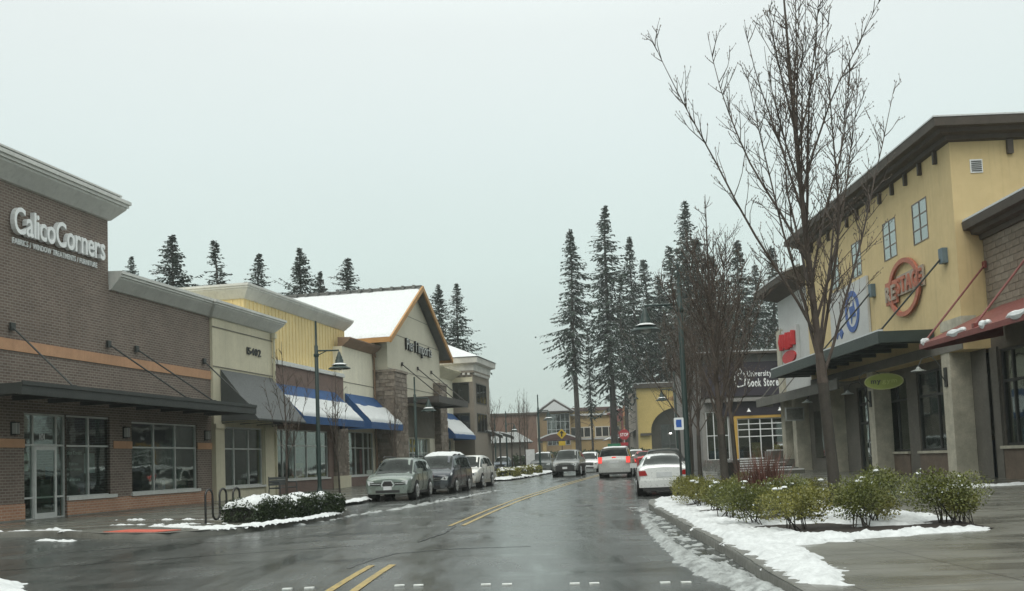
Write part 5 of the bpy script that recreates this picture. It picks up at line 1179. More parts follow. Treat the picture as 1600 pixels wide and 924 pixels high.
bare_tree('street_tree', 'tall bare tree with buds on upswept branches, nearest in the planting bed', 6.65, 21.3, 12.8, .22, .70, 21, 20, .125, 1.2, (-.45, .1), up=.5)
bare_tree('street_tree', 'brown bare tree in the bed between lamp post and book store', 5.85, 28.6, 8.8, .22, .8, 8, 20, .12, 1.3, (-.1, 0))
bare_tree('street_tree', 'slim leaning bare tree before the book store entrance', 8.0, 36.5, 8.3, .3, .8, 12, 17, .085, 1.3, (-.55, 0))
bare_tree('street_tree', 'bare tree rising behind the white saloon', 8.1, 47, 9.9, .24, .85, 15, 18, .12, 1.2, (0, 0))
bare_tree('street_tree', 'bare tree beside the steps, behind the tall lamp post', 10.6, 58, 10.6, .22, .9, 17, 18, .12, 1.1)
bare_tree('street_tree', 'bare tree before the yellow arched building', 12.9, 74, 11.0, .26, .85, 19, 12, .13, .8)
bare_tree('street_tree', 'bare branching tree above the red car', 14.2, 88, 11.5, .26, .9, 23, 11, .13, .7, sub=False)
bare_tree('street_tree', 'young bare tree against the tan shop, behind the hedge', -9.0, 39.8, 6.4, .26, .75, 31, 9, .05, .9)
bare_tree('street_tree', 'young bare tree before the wide blue awning', -7.75, 44.4, 5.6, .3, .7, 33, 8, .045, .9)
bare_tree('street_tree', 'young bare tree before the second blue awning', -6.6, 56, 5.6, .32, .7, 35, 8, .05, .8)
bare_tree('street_tree', 'bare tree standing alone beyond the white sport utility', -1.7, 79, 6.9, .3, .85, 37, 9, .07, .8, sub=False)
for k, (px_, yy, h, sd, lb) in enumerate(((-.2, 96, 6.2, 41, 'thin bare tree by the wet car park entrance'), (.5, 93, 7.6, 43, 'thin upright bare tree next to the white sign board'), (1.05, 95, 7.9, 47, 'thin upright bare tree left of the distant lamp post'), (-2.6, 112, 7.2, 53, 'distant thin bare tree in the car park'), (1.6, 118, 9.0, 59, 'distant bare tree before the tan facade'))):
    bare_tree('street_tree', lb, px_, yy, h, .3, .55, sd, 8, .07, .6, sub=False, buds=False)

FIRL = leaf_mat('fir_needles', (.012, .024, .018), (.022, .040, .026), .15, .7)
FIRD = leaf_mat('fir_needles_dark', (.010, .020, .015), (.018, .034, .022), .10, .7)
def fir_mesh(seed, H, bare, Lmax, dens=1.0, tip=.3, droop=.25, slope=.3):
    rn = random.Random(seed); tr = MB(); cr = MB(); n = 16
    sway = [Vector((.25 * math.sin(i * .5 + seed), .25 * math.cos(i * .4 + seed), 0)) * (i / n) for i in range(n + 1)]
    P = [Vector((0, 0, H * i / n)) + sway[i] for i in range(n + 1)]
    r0 = H * .0145; tr.tube(P, [r0 * (1 - i / n) ** .85 + .03 for i in range(n + 1)], 8)
    zz = [H * bare * .45 + (H * .995 - H * bare * .45) * rn.random() ** .92 for _ in range(int(560 * dens))] + [H * (.9 + .1 * i / 40) for i in range(40)]
    lobes = [(rn.uniform(0, 6.28), rn.uniform(.75, 1.3)) for _ in range(7)]
    for z in zz:
        t = (z / H - bare) / (1 - bare); ix = min(n - 1, int(z / H * n)); base = P[ix].lerp(P[ix + 1], z / H * n - ix); az = rn.uniform(0, 6.28)
        if t < 0:
            if rn.random() < .22:      # dead snags below the crown
                L = rn.uniform(.8, 2.4); d = Vector((math.cos(az), math.sin(az), -.25)); tr.tube([base, base + d * L * .6, base + d * L + Vector((0, 0, -.2))], [.04, .03, .01], 3)
            if t < -.12 or rn.random() < .75: continue
        bias = sum(k_ * max(0, math.cos(az - a_ - z * .35)) ** 3 for a_, k_ in lobes) / 3.0      # uneven sides
        L = min(Lmax, slope * (H - z)) * rn.uniform(.35, 1.15) * (.62 + .5 * min(1.2, bias)) * (.45 + .55 * min(1, max(0, t) * 4 + .1)) + tip
        el = .30 * t - droop * (1 - t) + rn.gauss(0, .12); d = Vector((math.cos(az) * math.cos(el), math.sin(az) * math.cos(el), math.sin(el)))
        pts = [base]; pp = base; m = 4
        for i in range(m): pp = pp + d * (L / m); d = (d + Vector((0, 0, .12 if i > 1 else -.08))).normalized(); pts.append(pp)
        tr.tube(pts, [.045 * (1 - i / m) + .010 for i in range(m + 1)], 3, cap=False)
        for i in range(max(4, int(L * 5.4))):
            v = rn.uniform(.10, 1.03); a = min(m - 1, int(v * m)); c_ = pts[a].lerp(pts[a + 1], min(1, v * m - a)); f = (pts[a + 1] - pts[a]).normalized()
            sdv = f.cross(Vector((0, 0, 1))).normalized() * rn.choice((-1, 1)); ln = rn.uniform(.35, .95) * (1.2 - .55 * v) * (.45 + .55 * min(1, L / 3)); g_ = (f * rn.uniform(.3, 1.0) + sdv * rn.uniform(.1, .9) + Vector((0, 0, rn.uniform(-.75, .0)))).normalized()
            wv = g_.cross(Vector((rn.gauss(0, .5), rn.gauss(0, .5), 1))).normalized() * rn.uniform(.06, .14); e = c_ + g_ * ln
            cr.add([c_ - wv * .4, c_ + g_ * ln * .45 - wv + Vector((0, 0, -.05)), e, c_ + g_ * ln * .5 + wv + Vector((0, 0, .02)), c_ + wv * .4], [(0, 1, 2, 3, 4)])
    for i in range(26):
        c_ = P[-1] - Vector((0, 0, rn.uniform(0, H * .06))); az = rn.uniform(0, 6.28); g_ = Vector((math.cos(az) * .5, math.sin(az) * .5, .7)); ln = rn.uniform(.2, .5); wv = Vector((-math.sin(az), math.cos(az), 0)) * .06
        cr.add([c_ - wv, c_ + g_ * ln, c_ + wv], [(0, 1, 2)])
    return tr, cr
FV = []
for sd, bare, Lm, dens, dr, slp in ((1, .40, 4.6, 1.0, .40, .36), (2, .30, 5.2, 1.1, .36, .36), (3, .22, 5.4, 1.1, .30, .40), (4, .10, 6.6, 1.25, .22, .58), (5, .30, 3.6, .65, .45, .30), (6, .15, 6.2, .95, .25, .54), (7, .34, 5.0, 1.05, .42, .34), (8, .18, 6.0, .9, .3, .50), (9, .25, 5.0, 1.0, .36, .38)):
    tr, cr = fir_mesh(sd, 32, bare, Lm, dens, .25, dr, slp)
    mt, mc = [bpy.data.meshes.new(q) for q in ('fir_trunk', 'fir_crown')]
    for me, mb_, m_ in ((mt, tr, BARK2), (mc, cr, FIRL if sd != 4 else FIRD)): me.from_pydata([tuple(v) for v in mb_.v], [], mb_.f); me.materials.append(m_); me.update()
    FV.append((mt, mc))
def fir(label, px, ytop, Y, variant, rot, wide=1.0, group='tall fir trees'):
    "stands at depth Y, its top where the photo shows it; height follows"
    d = _F + _R * ((px - 800) / FPX) - _U * ((ytop - 607) / FPX); k = Y / d.y; top = Vector((0, 0, EYE)) + d * k; g0 = rise(Y) - .2; s = (top.z - g0) / 32
    t = empty('fir_tree', (top.x, Y, g0), rot); t.scale = (s * wide, s * wide, s); tag(t, label, 'tree', group)
    mesh_obj('trunk', FV[variant][0], t); mesh_obj('crown', FV[variant][1], t); return t
GR, GL_ = 'firs behind the far shops', 'firs behind the shops on the camera side'
for a in (('leftmost of the tall firs over the far road, bare-trunked', 889, 358, 140, 0, .3, .9), ('tallest fir over the far road, second from the open sky', 943, 323, 146, 1, 1.2, .95), ('tall fir just right of the tallest one', 985, 370, 152, 6, 2.6, .85), ('slender fir with sparse lower branches beside the bare-trunked one', 918, 515, 150, 4, 4.0, .6), ('thin fir between the tallest fir and the tall lamp post', 968, 430, 139, 4, 5.1, .75), ('pointed fir behind the tall lamp post', 1068, 315, 150, 2, .8, .95), ('fir half hidden behind the brown bare trees', 1108, 400, 156, 8, 2.2, 1.1), ('broad fir above the book store roof', 1150, 375, 158, 8, 3.4, 1.1), ('fir at the eaves of the off-white shop', 1203, 385, 160, 6, 4.4, 1.0), ('short fir low behind the lamp post crook', 1030, 430, 165, 2, 5.7, 1.0), ('fir filling the gap left of the pointed fir', 1046, 385, 168, 8, .2, 1.1), ('fir filling the gap right of the pointed fir', 1090, 372, 166, 6, 1.9, 1.1), ('low wide fir over the roof of the book store', 1128, 430, 170, 7, 2.8, 1.1), ('dark fir between the book store and the off-white shop eaves', 1178, 415, 168, 5, 4.0, 1.0), ('fir behind the bell shade of the tall lamp post', 1008, 405, 160, 8, 4.9, 1.05)):
    fir(*a[:6], a[6] * 1.04, group=GR)
for a in (('tiny fir tip over the brick shop roof', 203, 400, 118, 5, .5, .8), ('broad shaggy fir over the brick shop roof', 268, 368, 108, 3, 1.4, 1.0), ('sparse fir tip over the tan shop roof', 336, 376, 116, 4, 2.4, 1.15), ('fir over the left end of the yellow boarding', 404, 396, 114, 7, 3.1, 1.0), ('dense dark fir over the yellow boarding', 468, 387, 104, 3, 4.2, .85), ('fir behind the left end of the snowy gable roof', 539, 404, 116, 5, 5.3, 1.15), ('low fir between the dark fir and the gable roof', 500, 425, 122, 3, .9, .8), ('dark fir behind the gable rake', 683, 444, 112, 3, 2.9, .75), ('fir with snowy branches behind the corner tower', 713, 443, 106, 7, 3.6, .9)):
    fir(*a, group=GL_)

# shrubs: stems below, many small glossy leaves above
def shrub_mesh(seed, rx, ry, h, n, leaf=.045, stems=9):
    rn = random.Random(seed); st = MB(); lf = MB(); blobs = [(rn.gauss(0, rx * .42), rn.gauss(0, ry * .42), h * rn.uniform(.42, .72), rn.uniform(.34, .5)) for _ in range(9)]
    for i in range(stems):
        bx, by, bz, _ = rn.choice(blobs); p0 = Vector((rn.gauss(0, rx * .18), rn.gauss(0, ry * .18), -.05)); p2 = Vector((bx, by, bz)); st.tube([p0, p0.lerp(p2, .5) + Vector((rn.gauss(0, .05), rn.gauss(0, .05), .03)), p2], [.014, .010, .005], 4, cap=False)
    for i in range(n):
        bx, by, bz, br = rn.choice(blobs); u = Vector((rn.gauss(0, 1), rn.gauss(0, 1), rn.gauss(0, 1))).normalized() * (rn.random() ** .35)
        p = Vector((bx + u.x * rx * br * 1.3, by + u.y * ry * br * 1.3, bz + u.z * h * .34))
        if p.z < h * .12: continue
        d = (u + Vector((rn.gauss(0, .5), rn.gauss(0, .5), rn.gauss(.45, .5)))).normalized(); s = d.orthogonal().normalized(); s.rotate(Matrix.Rotation(rn.uniform(0, 6.28), 3, d)); L = leaf * rn.uniform(.7, 1.3); w = s * L * .3; k = d.cross(s) * L * .08
        lf.add([p, p + d * L * .5 + w + k, p + d * L, p + d * L * .5 - w + k], [(0, 1, 2, 3)])
    return st, lf
LEAF = leaf_mat('shrub_leaves', (.042, .058, .015), (.12, .13, .027), .012, .38)
LEAFY = leaf_mat('shrub_leaves_yellow', (.06, .072, .015), (.18, .17, .035), .012, .38)
SV = []
for sd, rx, h, n, lm in ((1, .62, .92, 4200, LEAF), (2, .58, .80, 3800, LEAFY), (3, .66, .98, 4400, LEAF), (4, .52, .74, 3400, LEAFY)):
    s1, l1 = shrub_mesh(sd, rx, rx * .9, h, n); a_, b_ = bpy.data.meshes.new('shrub_stems'), bpy.data.meshes.new('shrub_leaves')
    for me, mb_, m_ in ((a_, s1, BARK), (b_, l1, lm)): me.from_pydata([tuple(v) for v in mb_.v], [], mb_.f); me.materials.append(m_); me.update()
    SV.append((a_, b_))
def shrub(x, y, k, rot, s, label, snowy=2, group='evergreen shrubs in the planting bed'):
    t = empty('shrub', (x, y, wz(x, y) + .02), rot); s *= .9; t.scale = (s, s, s * .95); tag(t, label, 'shrub', group); mesh_obj('stems', SV[k][0], t); mesh_obj('leaves', SV[k][1], t)
    r = random.Random(int(x * 100 + y * 7)); hh = (.92, .8, .98, .74)[k]
    for i in range(snowy):
        a = r.uniform(0, 6.28); q = r.uniform(.1, .42); m_ = MB(); m_.lathe([(.0, .045), (.05, .035), (.075, .0), (.05, -.03), (0, -.03)], (0, 0, 0), 8); o_ = m_.build('snow_clump', SNOW, t, True); o_.location = (q * math.cos(a), q * math.sin(a), hh * r.uniform(.78, .95)); o_.scale = (r.uniform(.6, 1.4), r.uniform(.6, 1.4), .8)
for a in ((5.35, 15.75, 0, .3, .98, 'dark-stemmed shrub at the front of the bed, first right of the tree', 1), (6.68, 16.05, 2, 1.1, 1.0, 'tall rounded shrub at the right tip of the bed', 2), (7.0, 16.0, 3, 2.0, .85, 'small shrub at the outermost right of the bed', 1), (6.15, 17.4, 2, 3.0, 1.05, 'shrub behind the two right-hand shrubs of the bed', 2), (5.85, 16.6, 1, 5.0, .9, 'yellowish shrub between the front shrub and the right tip', 2),
          (4.35, 15.85, 1, .9, .98, 'yellow-green shrub at the near end of the hedge row', 1), (3.98, 17.2, 0, 2.2, .9, 'green shrub second along the hedge row by the kerb', 1), (4.75, 17.6, 1, 3.3, .95, 'yellowish shrub behind the near end of the hedge row', 1), (4.05, 19.2, 2, 4.0, .85, 'green shrub third along the kerb side of the bed', 3), (5.0, 19.6, 0, 5.2, .95, 'shrub in the middle of the bed below the red grass', 2), (4.2, 21.4, 3, .4, 1.1, 'shrub midway along the kerb with snow beside it', 3), (5.3, 22.0, 2, 1.7, .9, 'shrub with snow flecks near the lamp post foot', 4), (4.3, 23.6, 1, 2.7, 1.0, 'yellowish shrub below the blue parking sign', 2), (4.55, 25.6, 3, 3.9, 1.1, 'yellowish shrub before the white saloon bumper', 1), (4.75, 27.5, 1, 5.0, 1.0, 'last shrub of the hedge row, against the white saloon', 1), (5.9, 25.0, 0, 2.4, .95, 'snow-flecked shrub beside the brown bare tree', 5), (6.3, 21.9, 3, 4.6, 1.0, 'low shrub beside the foot of the tall bare tree', 2)):
    shrub(*a)
g = empty('red_grass_clump', (5.0, 20.6, wz(0, 20.6))); tag(g, 'clump of reddish-brown dry grass rising above the shrubs', 'grass'); rn = random.Random(3); gm = MB()
for i in range(420):
    a = rn.uniform(0, 6.28); p = Vector((rn.gauss(0, .16), rn.gauss(0, .16), 0)); L = rn.uniform(.85, 1.5); ln = rn.uniform(.05, .5); d = Vector((math.cos(a) * ln, math.sin(a) * ln, 1)).normalized(); s = Vector((-math.sin(a), math.cos(a), 0)) * .010
    m1 = p + d * L * .55; e = m1 + (d + Vector((math.cos(a) * ln * .6, math.sin(a) * ln * .6, -.1))).normalized() * L * .45; gm.add([p - s, p + s, m1 + s * .8, e, m1 - s * .8], [(0, 1, 2, 4), (4, 2, 3)])
gm.build('blades', mat('red_brown_grass', (.13, .055, .04), .7, .4, 6, 0), g)

# clipped hedge with snow on top
def hedge(name, label, P, hx, hy, h, rot, n, lm, leaf=.05, snow_amt=.5, seed=1):
    rn = random.Random(seed); t = empty(name, P, rot); tag(t, label, 'hedge'); lf = MB()
    def lump(x, y): return h * (1 + .16 * noise.fractal(Vector((x * 1.6, y * 1.6, seed)), 1, 2, 3)) * (1 - .34 * min(1, abs(x) / hx) ** 5) * (1 - .30 * min(1, abs(y) / hy) ** 4)
    core = MB(); nx, ny = 26, 10; vs = []
    for i in range(nx + 1):
        for j in range(ny + 1):
            x = -hx + 2 * hx * i / nx; y = -hy + 2 * hy * j / ny; vs.append((x * .9, y * .86, lump(x, y) * .88))
    for i in range(n):
        f = rn.random(); x = rn.uniform(-hx, hx); y = rn.uniform(-hy, hy); z = rn.uniform(.04, 1) * lump(x, y)
        if f < .35: y = -hy * rn.uniform(.88, 1.04)
        elif f < .5: y = hy * rn.uniform(.9, 1.02)
        elif f < .6: x = hx * rn.choice((-1, 1)) * rn.uniform(.93, 1.03)
        else: z = lump(x, y) * rn.uniform(.9, 1.05)
        k = (abs(x) / hx) ** 6 + (abs(y) / hy) ** 6
        if k > 1.5: continue
        p = Vector((x, y, z)); d = Vector((rn.gauss(0, .7), rn.gauss(-.2, .7), rn.gauss(.4, .6))).normalized(); s = d.orthogonal().normalized(); s.rotate(Matrix.Rotation(rn.uniform(0, 6.28), 3, d)); L = leaf * rn.uniform(.7, 1.4)
        lf.add([p, p + d * L * .5 + s * L * .32, p + d * L, p + d * L * .5 - s * L * .32], [(0, 1, 2, 3)])
    w = ny + 1; b0 = len(vs)
    core.add(vs + [(v[0], v[1], 0) for v in vs], [(i * w + j, (i + 1) * w + j, (i + 1) * w + j + 1, i * w + j + 1) for i in range(nx) for j in range(ny)] + [(i * w, b0 + i * w, b0 + (i + 1) * w, (i + 1) * w) for i in range(nx)] + [(i * w + ny, (i + 1) * w + ny, b0 + (i + 1) * w + ny, b0 + i * w + ny) for i in range(nx)] + [(j, j + 1, b0 + j + 1, b0 + j) for j in range(ny)] + [(nx * w + j, b0 + nx * w + j, b0 + nx * w + j + 1, nx * w + j + 1) for j in range(ny)])
    core.build('branches', mat('hedge_twigs', (.012, .014, .008), .9, .3), t); lf.build('leaves', lm, t)
    if snow_amt:
        nx, ny = int(2 * hx / .05), int(2 * hy / .05); vs = []; H = []
        for j in range(ny + 1):
            for i in range(nx + 1):
                x = -hx + 2 * hx * i / nx; y = -hy + 2 * hy * j / ny; e = min(hx - abs(x), hy - abs(y))
                q = .08 * min(1, e / .12) + .11 * noise.fractal(Vector((x * 2.3 + seed, y * 2.3, 5)), .9, 2, 4) - .13 + snow_amt * .115; H.append(q); vs.append((x, y, lump(x, y) * .99 + q * .8))
        w = nx + 1; MB().add(vs, [(j * w + i, j * w + i + 1, (j + 1) * w + i + 1, (j + 1) * w + i) for j in range(ny) for i in range(nx) if min(H[j * w + i], H[j * w + i + 1], H[(j + 1) * w + i], H[(j + 1) * w + i + 1]) > -.01]).build('hedge_snow', SNOW, t, True, angle=80)
    return t
HL = leaf_mat('box_leaves', (.010, .020, .008), (.028, .045, .014), .02, .5)
hedge('hedge', 'snow-topped clipped dark hedge beside the bicycle rack', (-6.6, 26.0, .06), .8, .58, .56, R(64), 8000, HL, .05, 1.1, 2)
hedge('hedge', 'longer clipped dark hedge with snow streaks before the lamp post', (-5.9, 28.1, .06), 1.25, .62, .55, R(66), 12000, HL, .05, .8, 5)
for k, (yy, lb) in enumerate(((67.5, 'nearest'), (72.5, 'middle'), (77.5, 'farthest'))):
    x, y = on_road(yy, -6.1); hedge('low_shrub_row', lb + ' of the low yellowish shrubs in the snowy planted kerb across the street', (x, y, rise(y) + .06), 1.5, .6, .6, R(80), 2200, LEAFY, .10, .7, 7 + k)
hedge('low_hedge', 'dark green hedge closing the end of the road before the tan building', (9, 118, rise(118)), 9, 1.2, 1.6, R(2), 9000, HL, .22, 0, 13)
hedge('planter_plants', 'low green plants in the raised planter before the book store', (18.2, 62, 1.38), 2.2, .6, .38, 0, 1800, LEAFY, .09, .6, 17)

# ------------------------------------------------------------------ street furniture
def street_lamp(x, y, H, arm, label, z=None, name='street_lamp', base=True):
    z = wz(x, y) if z is None else z; L = empty(name, (x, y, z)); tag(L, label, 'street lamp', 'green street lamps'); za = H - 1.25
    p = MB(); p.lathe([(.0, -.1), (.16, -.1), (.16, .25), (.11, .32), (.085, .5), (.08, za + .2), (.05, za + .25), (.045, H), (0, H + .02)], (0, 0, 0), 12); p.build('pole', GREENMETAL, L, True)
    MB().lathe([(.105, 0), (.115, .03), (.115, .1), (.105, .13)], (0, 0, za - .25), 12).build('collar', GREENMETAL, L)
    d = Vector(arm).normalized(); ln = Vector(arm).length; a = MB(); a.tube([(0, 0, za), d * ln + Vector((0, 0, za)), d * ln * 1.02 + Vector((0, 0, za - .12))], .035, 6); a.tube([(0, 0, za - .22), d * ln * .45 + Vector((0, 0, za - .02))], .02, 5); a.build('arm', GREENMETAL, L)
    c = d * ln * 1.02; hd_ = MB().lathe([(.03, .0), (.06, -.05), (.09, -.16), (.13, -.24), (.13, -.3), (.17, -.36), (.18, -.52), (.2, -.56), (.46, -.70), (.47, -.73), (.2, -.66), (0, -.66)], (c.x, c.y, za - .06), 18).build('lamp_shade', GREENMETAL, L, True)
    MB().lathe([(.16, -.66), (.15, -.76), (.0, -.8)], (c.x, c.y, za - .06), 12).build('lamp_glass', LAMPGLASS, hd_, True)
    MB().lathe([(.3, -.585), (.34, -.6), (.2, -.535), (.19, -.53)], (c.x, c.y, za - .02), 14).build('shade_snow', SNOW, hd_)
    return L
street_lamp(5.28, 31.0, 7.15, (-1.05, .1, 0), 'dark green lamp post with bell shade before the white saloon')
street_lamp(-8.15, 42.2, 7.4, (.92, .1, 0), 'dark green lamp post with bell shade before the wide blue awning')
street_lamp(-5.75, 59.5, 6.3, (.75, .3, 0), 'green lamp post before the gabled store entrance')
street_lamp(2.0, 80.2, 6.2, (.8, .5, 0), 'lamp post behind the grey sport utility and planted kerb')
street_lamp(-.75, 101, 5.9, (.8, .5, 0), 'distant lamp post beside the small blue-grey car')
street_lamp(-2.2, 118, 6.5, (-.8, .5, 0), 'farthest lamp post in the car park')
street_lamp(11.6, 72, 7.0, (-.9, .2, 0), 'lamp post standing before the yellow arched building')

b = empty('bicycle_rack', (-7.62, 26.1, wz(0, 26.4)), R(75)); tag(b, 'black wave-shaped bicycle rack before the hedge', 'bicycle rack')
pts = [(-.66, 0, -.1), (-.66, 0, .3)]
for k in range(5):
    cx_, r_ = -.66 + .165 + k * .33, .165; up_ = k % 2 == 0; zc_ = .68 if up_ else .24
    pts += [(cx_ - r_ * math.cos(math.pi * j / 8), 0, zc_ + (1 if up_ else -1) * r_ * math.sin(math.pi * j / 8)) for j in range(9)]
pts += [(.99, 0, .3), (.99, 0, -.1)]
MB().tube(pts, .028, 8).build('tube', plain('black_rack', (.012, .012, .012), .4), b, True)
MB().box(-.76, -.56, -.08, .08, 0, .012).build('foot_plate', DARKFRAME, b); MB().box(.89, 1.09, -.08, .08, 0, .012).build('foot_plate', DARKFRAME, b)
b = LR.root('bench', 14.6, -1.9, wz(0, 42)); tag(b, 'dark metal bench with arm rests before the tan shop window', 'bench')
BM = plain('bench_metal', (.06, .068, .068), .5, .2)
for i in range(4): MB().box(0, 1.9, -.5 + i * .125, -.4 + i * .125, .44, .465).build('seat_slat', BM, b)
for i in range(3): MB().box(0, 1.9, .0, .025, .55 + i * .13, .66 + i * .13).build('back_slat', BM, b)
for x in (.05, 1.85):
    MB().tube([(x, -.5, 0), (x, -.5, .62), (x, -.46, .68), (x, .0, .7)], .025, 6).tube([(x, .05, 0), (x, .01, .45), (x, .03, .95)], .025, 6).tube([(x, -.5, .42), (x, .02, .43)], .02, 6).build('leg', BM, b)
p = empty('parking_sign', (4.83, 29.6, wz(0, 29.6))); tag(p, 'small blue and white parking sign on a thin post', 'sign')
MB().lathe([(.035, -.1), (.032, 2.35), (0, 2.36)], (0, 0, 0), 8).build('post', DARKFRAME, p)
MB().prism_y([(-.12, 1.98), (.12, 1.98), (.14, 2.0), (.14, 2.32), (.12, 2.34), (-.12, 2.34), (-.14, 2.32), (-.14, 2.0)], -.055, -.04).build('panel', plain('sign_panel_white', (.7, .72, .73), .5), p)
MB().box(-.075, .075, -.062, -.055, 2.06, 2.28).prism_y([(-.09, 2.17), (-.075, 2.28), (-.075, 2.06)], -.0615, -.055).build('blue_mark', mat('parking_blue', (.02, .09, .36), .5), p)
p = empty('stop_sign', (10.45, 96, rise(96))); tag(p, 'red octagonal stop sign beyond the silver minivan', 'sign')
MB().lathe([(.04, 0), (.04, 3.6), (0, 3.6)], (0, 0, 0), 8).build('post', ALU, p)
MB().prism_y([(.52 * math.cos(R(22.5 + 45 * k)), 3.1 + .52 * math.sin(R(22.5 + 45 * k))) for k in range(8)], -.08, -.05).build('panel', mat('stop_red', (.34, .03, .04), .5, .1), p)
lettering('STOP', -.38, .38, 2.95, .30, -.082, WHITE, p, 'letter', .02, .01); MB().box(-.35, .35, -.08, -.055, 2.05, 2.35).build('lower_plate', MATS['stop_red'], p)
MB().box(-1.6, -.06, -.03, -.01, 2.0, 2.28).build('street_name_plate', mat('sign_green', (.02, .16, .08), .5), p)
p = empty('warning_sign', (4.3, 91, rise(91))); tag(p, 'yellow diamond warning sign with a dark arrow before the porch', 'sign')
MB().lathe([(.04, 0), (.04, 3.6), (0, 3.6)], (0, 0, 0), 8).build('post', DARKFRAME, p); YS = mat('warning_yellow', (.48, .33, .02), .5, .08)
MB().prism_y([(0, 2.85), (.45, 3.3), (0, 3.75), (-.45, 3.3)], -.08, -.05).build('panel', YS, p); MB().prism_y([(-.06, 3.05), (.06, 3.05), (.06, 3.35), (.2, 3.35), (0, 3.6), (-.2, 3.35), (-.06, 3.35)], -.095, -.08).build('arrow', BLACK, p)
MB().box(-.3, .3, -.08, -.055, 2.25, 2.65).build('lower_plate', YS, p)
p = empty('sign_board', (1.35, 87.5, rise(87))); tag(p, 'plain white sign board standing in the planted kerb', 'sign'); MB().box(-.38, .38, -.06, .06, .3, 2.0).build('panel', plain('board_white', (.55, .57, .57), .6), p); MB().box(-.36, -.28, -.05, .05, -.2, .3).box(.28, .36, -.05, .05, -.2, .3).build('leg', ALU, p)

# ------------------------------------------------------------------ far buildings round the bend
def box_building(name, label, x0, x1, y0, y1, z1, m, rot=0, base=None, roofm=None):
    g0 = rise(y0) - .3; b = empty(name, (x0, y0, g0), rot); tag(b, label, 'building'); w, d = x1 - x0, y1 - y0
    mb = MB(); shell(mb, 0, w, 0, d, 0, z1 - g0, True); mb.build('wall', m, b); return b, w, d, z1 - g0
FY = mat('far_yellow_stucco', (.60, .455, .17), .85, .08, .4); FO = mat('far_orange_stucco', (.42, .17, .07), .85, .1, .4); FR = mat('far_red_stucco', (.20, .05, .04), .85, .1, .4); FT = mat('far_tan_stucco', (.42, .30, .13), .85, .1, .4); FG = mat('far_grey_stone', (.25, .215, .18), .85, .15, .5)
def awn_small(b, x, y, z, w, d, lab='awning'):
    MB().prism_x([(y, z), (y - d, z - .9), (y - d, z - 1.0), (y, z - .12)], x, x + w).build('awning', CANOPY_DARK, b); MB().prism_x([(y - .2, z + .03 - .15), (y - d - .03, z - .84), (y - d, z - .9), (y - .2, z - .2)], x + .1, x + w - .1).build('awning_snow', SNOW, b)
# arched yellow building
b, w, d, h = box_building('arched_building', 'yellow building with a wide dark arch at the bend of the road', 18.4, 33, 150, 165, 11.7, FG)
ar = MB(); zc, rx_, rz__ = 4.2 + .4, 4.1, 3.4; ax = 5.9; pts = []
N = 20
prof = [(ax + rx_ * math.cos(math.pi * k / N), zc + rz__ * math.sin(math.pi * k / N)) for k in range(N + 1)]
def strip(pa, pb, y):
    for (a1, a2), (b1, b2) in zip(zip(pa[:-1], pa[1:]), zip(pb[:-1], pb[1:])): ar.quad((a1[0], y, a1[1]), (b1[0], y, b1[1]), (b2[0], y, b2[1]), (a2[0], y, a2[1]))
strip(prof, [(p_[0], h - .3) for p_ in prof], -1.2); ar.quad((0, -1.2, 0), (ax - rx_, -1.2, 0), (ax - rx_, -1.2, h - .3), (0, -1.2, h - .3)); ar.quad((ax + rx_, -1.2, 0), (w, -1.2, 0), (w, -1.2, h - .3), (ax + rx_, -1.2, h - .3)); ar.quad((0, 0, 0), (0, -1.2, 0), (0, -1.2, h - .3), (0, 0, h - .3)); ar.quad((0, 0, h - .3), (0, -1.2, h - .3), (w, -1.2, h - .3), (w, 0, h - .3))
for a1, a2 in zip(prof[:-1], prof[1:]): ar.quad((a1[0], -1.2, a1[1]), (a2[0], -1.2, a2[1]), (a2[0], 0, a2[1]), (a1[0], 0, a1[1]))
ar.quad((ax - rx_, -1.2, 0), (ax - rx_, 0, 0), (ax - rx_, 0, zc), (ax - rx_, -1.2, zc)); ar.quad((ax + rx_, -1.2, 0), (ax + rx_, 0, 0), (ax + rx_, 0, zc), (ax + rx_, -1.2, zc))
ar.build('arched_front', FY, b)
MB().box(-.5, w, -1.7, .5, h - .3, h + .35).build('cornice', EAVE, b); MB().box(-.4, w, -1.6, .3, h + .352, h + .47).build('cornice_snow', SNOW, b)
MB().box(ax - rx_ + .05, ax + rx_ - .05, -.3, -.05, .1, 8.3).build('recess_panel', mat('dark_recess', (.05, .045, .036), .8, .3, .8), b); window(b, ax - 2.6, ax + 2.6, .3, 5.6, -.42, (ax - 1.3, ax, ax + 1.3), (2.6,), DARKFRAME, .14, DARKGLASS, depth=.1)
MB().box(.2, 1.7, -1.9, -1.22, 4.0, 4.35).build('small_canopy', EAVE, b); MB().lathe([(0, .1), (.16, .05), (.18, -.06), (0, -.12)], (4.6, -1.4, 4.2), 10).build('lit_lamp', emit('porch_lamp', (1, .97, .9), 5), b)
MB().prism_y([(6.0 + 1.5 * math.cos(2 * math.pi * k / 20), 9.3 + .42 * math.sin(2 * math.pi * k / 20)) for k in range(20)], -1.28, -1.21).build('oval_plaque', mat('rust_plaque', (.34, .20, .08), .6, .4, 3), b)
